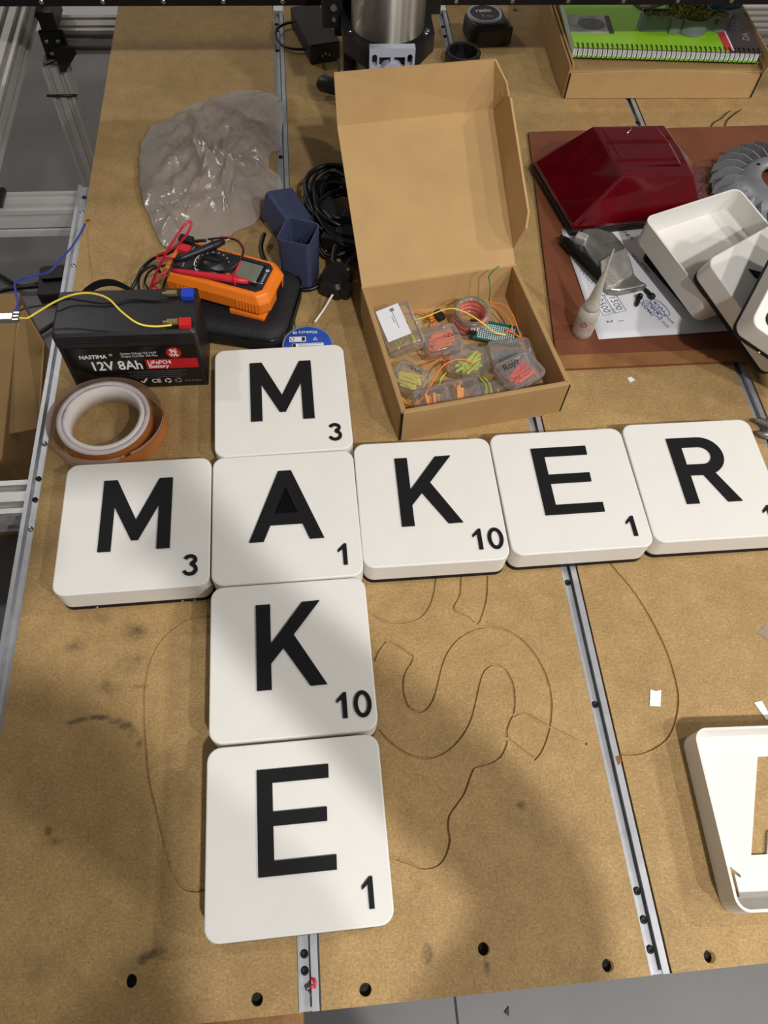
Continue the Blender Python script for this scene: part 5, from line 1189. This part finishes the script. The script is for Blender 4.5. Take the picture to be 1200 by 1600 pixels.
MB().loft([[(gx + 0.006, 0.0, NH + 0.0007), (gx + 0.0085, 0.0, NH + 0.0007), (gx + 0.0045, ND, NH + 0.0007), (gx + 0.002, ND, NH + 0.0007)], [(gx + 0.006, 0.0, NH + 0.0010), (gx + 0.0085, 0.0, NH + 0.0010), (gx + 0.0045, ND, NH + 0.0010), (gx + 0.002, ND, NH + 0.0010)]]).build('white_band', 'paper', nbk)
text('DA', 0.016, 'txt_grey', nbk, Tm(gx + 0.036, 0.030, NH + 0.0009) @ Rm(82, 'Z'), bold=0.0002)
text('CION', 0.016, 'txt_grey', nbk, Tm(gx + 0.026, 0.058, NH + 0.0009) @ Rm(82, 'Z'), bold=0.0002)
def onb(p):
    q = nbk.matrix_basis.inverted() @ Vector(p); return q.x, q.y
x, y = onb((0.4675, 1.2422, 0.0640))
pc = MB().box((x, y, NH + 0.0008), (0.070, 0.052, 0.0004)).build('picture', 'photo_print', nbk)
shape2d('picture_oval', [arc(x + 0.002, y, 0.022, 0.017, 0, 360, 28)[:-1]], NH + 0.0010, NH + 0.0012, 'photo_dark', nbk)
MB().box((x + 0.031, y, NH + 0.0011), (0.008, 0.052, 0.0003)).build('picture_band', 'book_dark', nbk)
r0 = MB().tube([(0, 0.005 + 0.0105 * math.cos(a), NH / 2 + 0.0105 * math.sin(a)) for a in [2 * PI * i / 16 for i in range(17)]], 0.0008, 5).build('spiral_ring', 'black', nbk)
NRING = 38
r0.location = (0.006, -0.002, 0)
for k in range(1, NRING):
    o = r0.copy(); COL.objects.link(o); o.parent = nbk; o.location = (0.006 + (NW - 0.012) * k / (NRING - 1), -0.002, 0)

# grey printed planter with moss on the notebook
g0 = Vector((0.5434, 1.2192, 0.0640)); g1 = Vector((0.6893, 1.2141, 0.0640)); exv = (g1 - g0).normalized()
ms = thing('moss_planter', 'grey printed planter tray filled with dried moss on the notebook', 'planter', mtx=frame((g0.x, g0.y, 0.0475 + NH + 0.0014), exv, (-exv.y, exv.x, 0)))
LN = (g1 - g0).length; S = LN / 0.150
ol = [(0.000, 0.006), (0.004, 0.000), (0.046, 0.000), (0.048, -0.006), (0.064, -0.006)] + arc(0.088, 0.004, 0.024, 0.018, 200, 340, 8) + [(0.114, 0.002)] + arc(0.135, 0.013, 0.015, 0.013, 220, 500, 12) + [(0.118, 0.030)] + arc(0.092, 0.036, 0.026, 0.014, -10, 150, 8) + [(0.060, 0.046), (0.048, 0.044), (0.046, 0.026), (0.004, 0.026), (0.000, 0.020)]
ol = [(x * S, y * S) for x, y in ol]
cg = (0.075 * S, 0.015 * S)
def ins(p, d):
    v = Vector((p[0] - cg[0], p[1] - cg[1])); l = v.length; v = v * ((l - d) / l); return (cg[0] + v.x, cg[1] + v.y)
il = [ins(p, 0.0022) for p in ol]
MB().loft([[(x, y, 0) for x, y in ol], [(x, y, 0.022) for x, y in ol], [(x, y, 0.022) for x, y in il], [(x, y, 0.012) for x, y in il]], True, True).build('planter_wall', 'grey_print', ms)
mo = MB(); mo2 = MB(); rnd = random.Random(5)
cnt = 0
while cnt < 900:
    px, py = rnd.uniform(0, 0.152 * S), rnd.uniform(-0.016 * S, 0.052 * S)
    if not inside(px, py, il): continue
    cnt += 1
    hgt = 0.020 + (0.012 if 0.055 * S < px < 0.115 * S else 0.0) * rnd.random()
    a = rnd.uniform(0, 6.28); ln = rnd.uniform(0.003, 0.008)
    p = Vector((px, py, hgt - rnd.random() * 0.006)); d = Vector((math.cos(a) * ln, math.sin(a) * ln, rnd.uniform(-0.002, 0.003)))
    (mo if rnd.random() < 0.65 else mo2).tube([p - d * 0.5, p + d * 0.5], rnd.uniform(0.0004, 0.0008), 3)
o = mo.build('moss_strands', 'moss', ms); o['kind'] = 'stuff'
o = mo2.build('dark_moss_strands', 'moss2', ms); o['kind'] = 'stuff'
MB().loft([[(x, y, 0.011) for x, y in il], [(x, y, 0.0185) for x, y in il]]).build('moss_bed', 'moss2', ms)
# pen-like tube and tan card at the very top
tt = thing('marker_tube', 'black and teal tube lying on the notebook behind the moss', 'marker', (0.6652, 1.2630, 0.0750))
a, b2 = Vector((0.6372, 1.2612, 0.0760)), Vector((0.7066, 1.2744, 0.0760)); d = (b2 - a).normalized()
MB().tube([a, a + d * 0.002, a + d * 0.024, a + d * 0.026], [0.010, 0.0115, 0.0115, 0.010], 16).build('cap', 'black_gloss', tt, world=True)
MB().tube([a + d * 0.026, a + d * 0.045, b2 + d * 0.02], [0.009, 0.0095, 0.006], 14).build('barrel', 'teal', tt, world=True)
ct = thing('tan_card', 'tan card with dark edge lying on the notebook under the gantry', 'card', (0.5820, 1.3028, 0.0660))
q = [(0.5495, 1.3079, 0.0655), (0.5609, 1.2843, 0.0655), (0.5691, 1.2824, 0.0655), (0.6165, 1.3037, 0.0655), (0.6347, 1.3521, 0.0655), (0.5701, 1.3625, 0.0655)]
MB().loft([[(p[0], p[1], 0.0652) for p in q], [(p[0], p[1], 0.0660) for p in q]]).build('card_sheet', 'book_dark', ct, world=True)
q = [(0.5555, 1.3099, 0.0655), (0.5646, 1.2902, 0.0655), (0.5706, 1.2882, 0.0655), (0.6121, 1.3077, 0.0655), (0.6291, 1.3522, 0.0655), (0.5734, 1.3625, 0.0655)]
MB().loft([[(p[0], p[1], 0.0661) for p in q], [(p[0], p[1], 0.0663) for p in q]]).build('card_face', 'tan_card', ct, world=True)

# ------------------------------------------------------------------ scraps on the boards
def scrap(name, label, pts, z, t, m, cat):
    o = MB().loft([[(p[0], p[1], z) for p in pts], [(p[0], p[1], z + t) for p in pts]]).build(name, m); return tag(o, label, cat)
scrap('paper_scrap', 'small white paper scrap beside the slot rail, left of the open cover', [(0.3072, 0.1843, 0.0004), (0.3118, 0.1821, 0.0004), (0.3178, 0.1829, 0.0004), (0.3128, 0.1669, 0.0004), (0.3023, 0.1683, 0.0004)], 0.0004, 0.0004, 'paper', 'paper scrap')
scrap('paper_scrap', 'small white paper scrap at the right edge above the open cover', [(0.4063, 0.1636, 0.0004), (0.4146, 0.1649, 0.0004), (0.4179, 0.1502, 0.0004), (0.4131, 0.1457, 0.0004)], 0.0004, 0.0004, 'paper', 'paper scrap')
scrap('film_scrap', 'clear plastic scrap at the right edge below tile R', [(0.4338, 0.2342, 0.0004), (0.4454, 0.2418, 0.0004), (0.4595, 0.2310, 0.0004), (0.4450, 0.2211, 0.0004)], 0.0004, 0.0005, 'clear_lid', 'plastic scrap')
scrap('copper_flake', 'tiny copper flake on the right slot rail', [(0.2583, 0.1241, 0.0004), (0.2620, 0.1244, 0.0004), (0.2626, 0.1191, 0.0004), (0.2589, 0.1165, 0.0004)], -0.0008, 0.0008, 'copper_wire', 'flake')
scrap('wood_chip', 'tiny pale chip on the board above tile E', [(0.3811, 0.5703, 0.0004), (0.3864, 0.5720, 0.0004), (0.3900, 0.5668, 0.0004), (0.3826, 0.5631, 0.0004)], 0.0003, 0.0008, 'paper', 'chip')
scrap('floor_chip', 'small dark chip on the floor at the bottom edge', [(p[0], p[1]) for p in [(0.2648, -0.1412, -0.8580), (0.2743, -0.1326, -0.8580), (0.2718, -0.1475, -0.8580)]], FLOOR + 0.001, 0.002, 'hole', 'chip')
wire('twisted_wire', [(0.6431, 1.0668, 0.0010), (0.6518, 1.0752, 0.0040), (0.6659, 1.0847, 0.0030), (0.6752, 1.0931, 0.0050), (0.6853, 1.1029, 0.0040)], 0.0008, 'black', 'left of two dark bent wire offcuts in front of the flat box', n=5)
wire('twisted_wire', [(0.6668, 1.0679, 0.0010), (0.6739, 1.0795, 0.0030), (0.6868, 1.0911, 0.0040), (0.7036, 1.1043, 0.0050)], 0.0008, 'black', 'right of two dark bent wire offcuts in front of the flat box', n=5)
rs = thing('loose_screw', 'loose grey screw in the front end of the left slot rail', 'screw', (-0.0346, -0.0389, -0.0040))
a, b2 = Vector((-0.0358, -0.0331, -0.0030)), Vector((-0.0301, -0.0441, -0.0040)); d = (b2 - a).normalized()
MB().tube([a, a + d * 0.002], 0.0022, 8).build('screw_head', 'cast', rs, world=True)
MB().tube([a + d * 0.002, b2], 0.0010, 7).build('shank', 'cast', rs, world=True)
MB_ = MB().tube(smooth_path([(-0.0320, -0.0276, -0.0020), (-0.0299, -0.0291, -0.0010), (-0.0296, -0.0336, -0.0020), (-0.0318, -0.0352, -0.0030), (-0.0326, -0.0315, -0.0010)], 3), 0.0016, 6).build('red_clip', 'red_lead'); tag(MB_, 'small red plastic bit in the front end of the left slot rail', 'plastic bit')

# ------------------------------------------------------------------ things on the floor to the left
fbx = thing('floor_carton', 'brown cardboard carton on the floor below the left frame', 'carton', (-0.80, 1.10, FLOOR), math.radians(4))
MB().box((0, 0, 0.15), (0.30, 0.46, 0.30)).build('carton_body', 'card_out', fbx, bevel=0.003)
slab('carton_flap', [(-0.80, 0.95, FLOOR + 0.301), (-0.655, 0.94, FLOOR + 0.301), (-0.60, 1.00, FLOOR + 0.24), (-0.62, 1.24, FLOOR + 0.24), (-0.655, 1.30, FLOOR + 0.301)], 0.004, 'card', fbx)
pa_ = Vector((-0.7106, 1.6589, -0.8400))
fad = thing('floor_adapter', 'black power adapter on the floor left of the bed', 'adapter', (pa_.x, pa_.y, FLOOR), math.radians(4))
MB().loft([rrect(0.10, 0.115, 0.01, 0.0), rrect(0.10, 0.115, 0.01, 0.035), rrect(0.094, 0.109, 0.008, 0.040)]).build('adapter_body', 'black', fad)
MB().box((0.0, 0.020, 0.045), (0.075, 0.05, 0.012)).build('adapter_top', 'black', fad, bevel=0.002)
wire('floor_cable', [(-0.9596, 1.7637, -0.8450), (-0.8803, 1.7092, -0.8450), (-0.8093, 1.6557, -0.8400), (-0.7456, 1.6726, -0.8350)], 0.006, 'rubber', 'black floor cable entering the adapter from the upper left', 'cable')
wire('floor_cable', [(-0.9341, 1.6174, -0.8450), (-0.8703, 1.6463, -0.8450), (-0.8173, 1.6511, -0.8400), (-0.7430, 1.6525, -0.8350)], 0.006, 'rubber', 'black floor cable entering the adapter from the lower left', 'cable')
wire('floor_cable', [(-0.8143, 1.4485, -0.8450), (-0.7669, 1.4642, -0.8450), (-0.7295, 1.4967, -0.8450), (-0.6843, 1.5413, -0.8450), (-0.6366, 1.5749, -0.8450)], 0.006, 'rubber', 'black floor cable running under the side rail', 'cable')

# ------------------------------------------------------------------ the photographer, standing at the near edge behind the camera
def skin_body(name, nodes, edges, root, material, parent=None):
    me = bpy.data.meshes.new(name)
    keys = list(nodes); idx = {k: i for i, k in enumerate(keys)}
    me.from_pydata([nodes[k][0] for k in keys], [(idx[a], idx[b]) for a, b in edges], [])
    me.materials.append(M[material])
    o = bpy.data.objects.new(name, me); COL.objects.link(o)
    md = o.modifiers.new('skin', 'SKIN'); md.use_smooth_shade = True
    sv = me.skin_vertices[0].data if me.skin_vertices else None
    if sv is None:
        bpy.context.view_layer.objects.active = o; bpy.ops.mesh.customdata_skin_add(); sv = me.skin_vertices[0].data
    for k in keys:
        r = nodes[k][1]; sv[idx[k]].radius = r if isinstance(r, tuple) else (r, r)
        sv[idx[k]].use_root = (k == root)
    sb = o.modifiers.new('smooth', 'SUBSURF'); sb.levels = 2; sb.render_levels = 2
    if parent is not None: o.parent = parent
    return o
per = thing('person', 'person in a dark jacket holding up a phone at the near edge of the bed', 'person', (0, 0, 0))
nd = {
 'pelvis': ((0.0, -0.48, 0.06), 0.15), 'belly': ((0.0, -0.47, 0.20), (0.15, 0.12)), 'chest': ((0.0, -0.44, 0.38), (0.16, 0.12)), 'neckb': ((0.0, -0.39, 0.54), (0.09, 0.08)),
 'neck': ((0.0, -0.36, 0.62), 0.055), 'jaw': ((0.0, -0.325, 0.69), 0.075), 'head': ((0.0, -0.32, 0.76), 0.092), 'crown': ((0.0, -0.33, 0.83), 0.070),
 'hipR': ((0.10, -0.48, -0.02), 0.10), 'kneeR': ((0.12, -0.45, -0.42), 0.062), 'ankR': ((0.12, -0.49, -0.78), 0.045), 'toeR': ((0.13, -0.36, -0.825), 0.035),
 'hipL': ((-0.10, -0.48, -0.02), 0.10), 'kneeL': ((-0.12, -0.45, -0.42), 0.062), 'ankL': ((-0.12, -0.49, -0.78), 0.045), 'toeL': ((-0.13, -0.36, -0.825), 0.035),
 'shR': ((0.17, -0.40, 0.50), 0.075), 'elR': ((0.25, -0.22, 0.46), 0.050), 'foR': ((0.17, -0.17, 0.56), 0.042), 'wrR': ((0.085, -0.115, 0.655), 0.030), 'haR': ((0.062, -0.085, 0.685), (0.034, 0.018)),
 'shL': ((-0.17, -0.40, 0.50), 0.075), 'elL': ((-0.25, -0.22, 0.46), 0.050), 'foL': ((-0.17, -0.17, 0.56), 0.042), 'wrL': ((-0.085, -0.115, 0.655), 0.030), 'haL': ((-0.062, -0.085, 0.685), (0.034, 0.018)),
}
ed = [('pelvis', 'belly'), ('belly', 'chest'), ('chest', 'neckb'), ('neckb', 'neck'), ('neck', 'jaw'), ('jaw', 'head'), ('head', 'crown')]
for s_ in 'RL':
    ed += [('pelvis', 'hip' + s_), ('hip' + s_, 'knee' + s_), ('knee' + s_, 'ank' + s_), ('ank' + s_, 'toe' + s_), ('chest', 'sh' + s_), ('sh' + s_, 'el' + s_), ('el' + s_, 'fo' + s_), ('fo' + s_, 'wr' + s_), ('wr' + s_, 'ha' + s_)]
    sg = 1 if s_ == 'R' else -1
    for k, (dx, dy, dz) in enumerate(((-0.004, 0.030, 0.020), (0.000, 0.022, 0.034), (0.004, 0.012, 0.044), (0.008, 0.002, 0.050))):
        a, b_ = 'f%d%s' % (k, s_), 'g%d%s' % (k, s_)
        p = nd['ha' + s_][0]
        nd[a] = ((p[0] + sg * dx, p[1] + dy, p[2] + dz), 0.0095); nd[b_] = ((p[0] + sg * (dx - 0.020), p[1] + dy - 0.006, p[2] + dz + 0.014), 0.008)
        ed += [('ha' + s_, a), (a, b_)]
    p = nd['ha' + s_][0]
    nd['t1' + s_] = ((p[0] - sg * 0.016, p[1] - 0.014, p[2] + 0.008), 0.011); nd['t2' + s_] = ((p[0] - sg * 0.036, p[1] - 0.022, p[2] + 0.016), 0.009)
    ed += [('ha' + s_, 't1' + s_), ('t1' + s_, 't2' + s_)]
body = skin_body('body', nd, ed, 'pelvis', 'jacket', per)
ph = thing('phone', 'black phone held up by the person', 'phone', mtx=Tm(-0.004, -0.026, 0.722) @ Rm(-9, 'Z') @ Rm(29.6, 'X') @ Rm(4.7, 'Z'))
MB().loft([rrect(0.150, 0.074, 0.010, 0.0), rrect(0.150, 0.074, 0.010, 0.008)]).build('phone_body', 'black_gloss', ph)
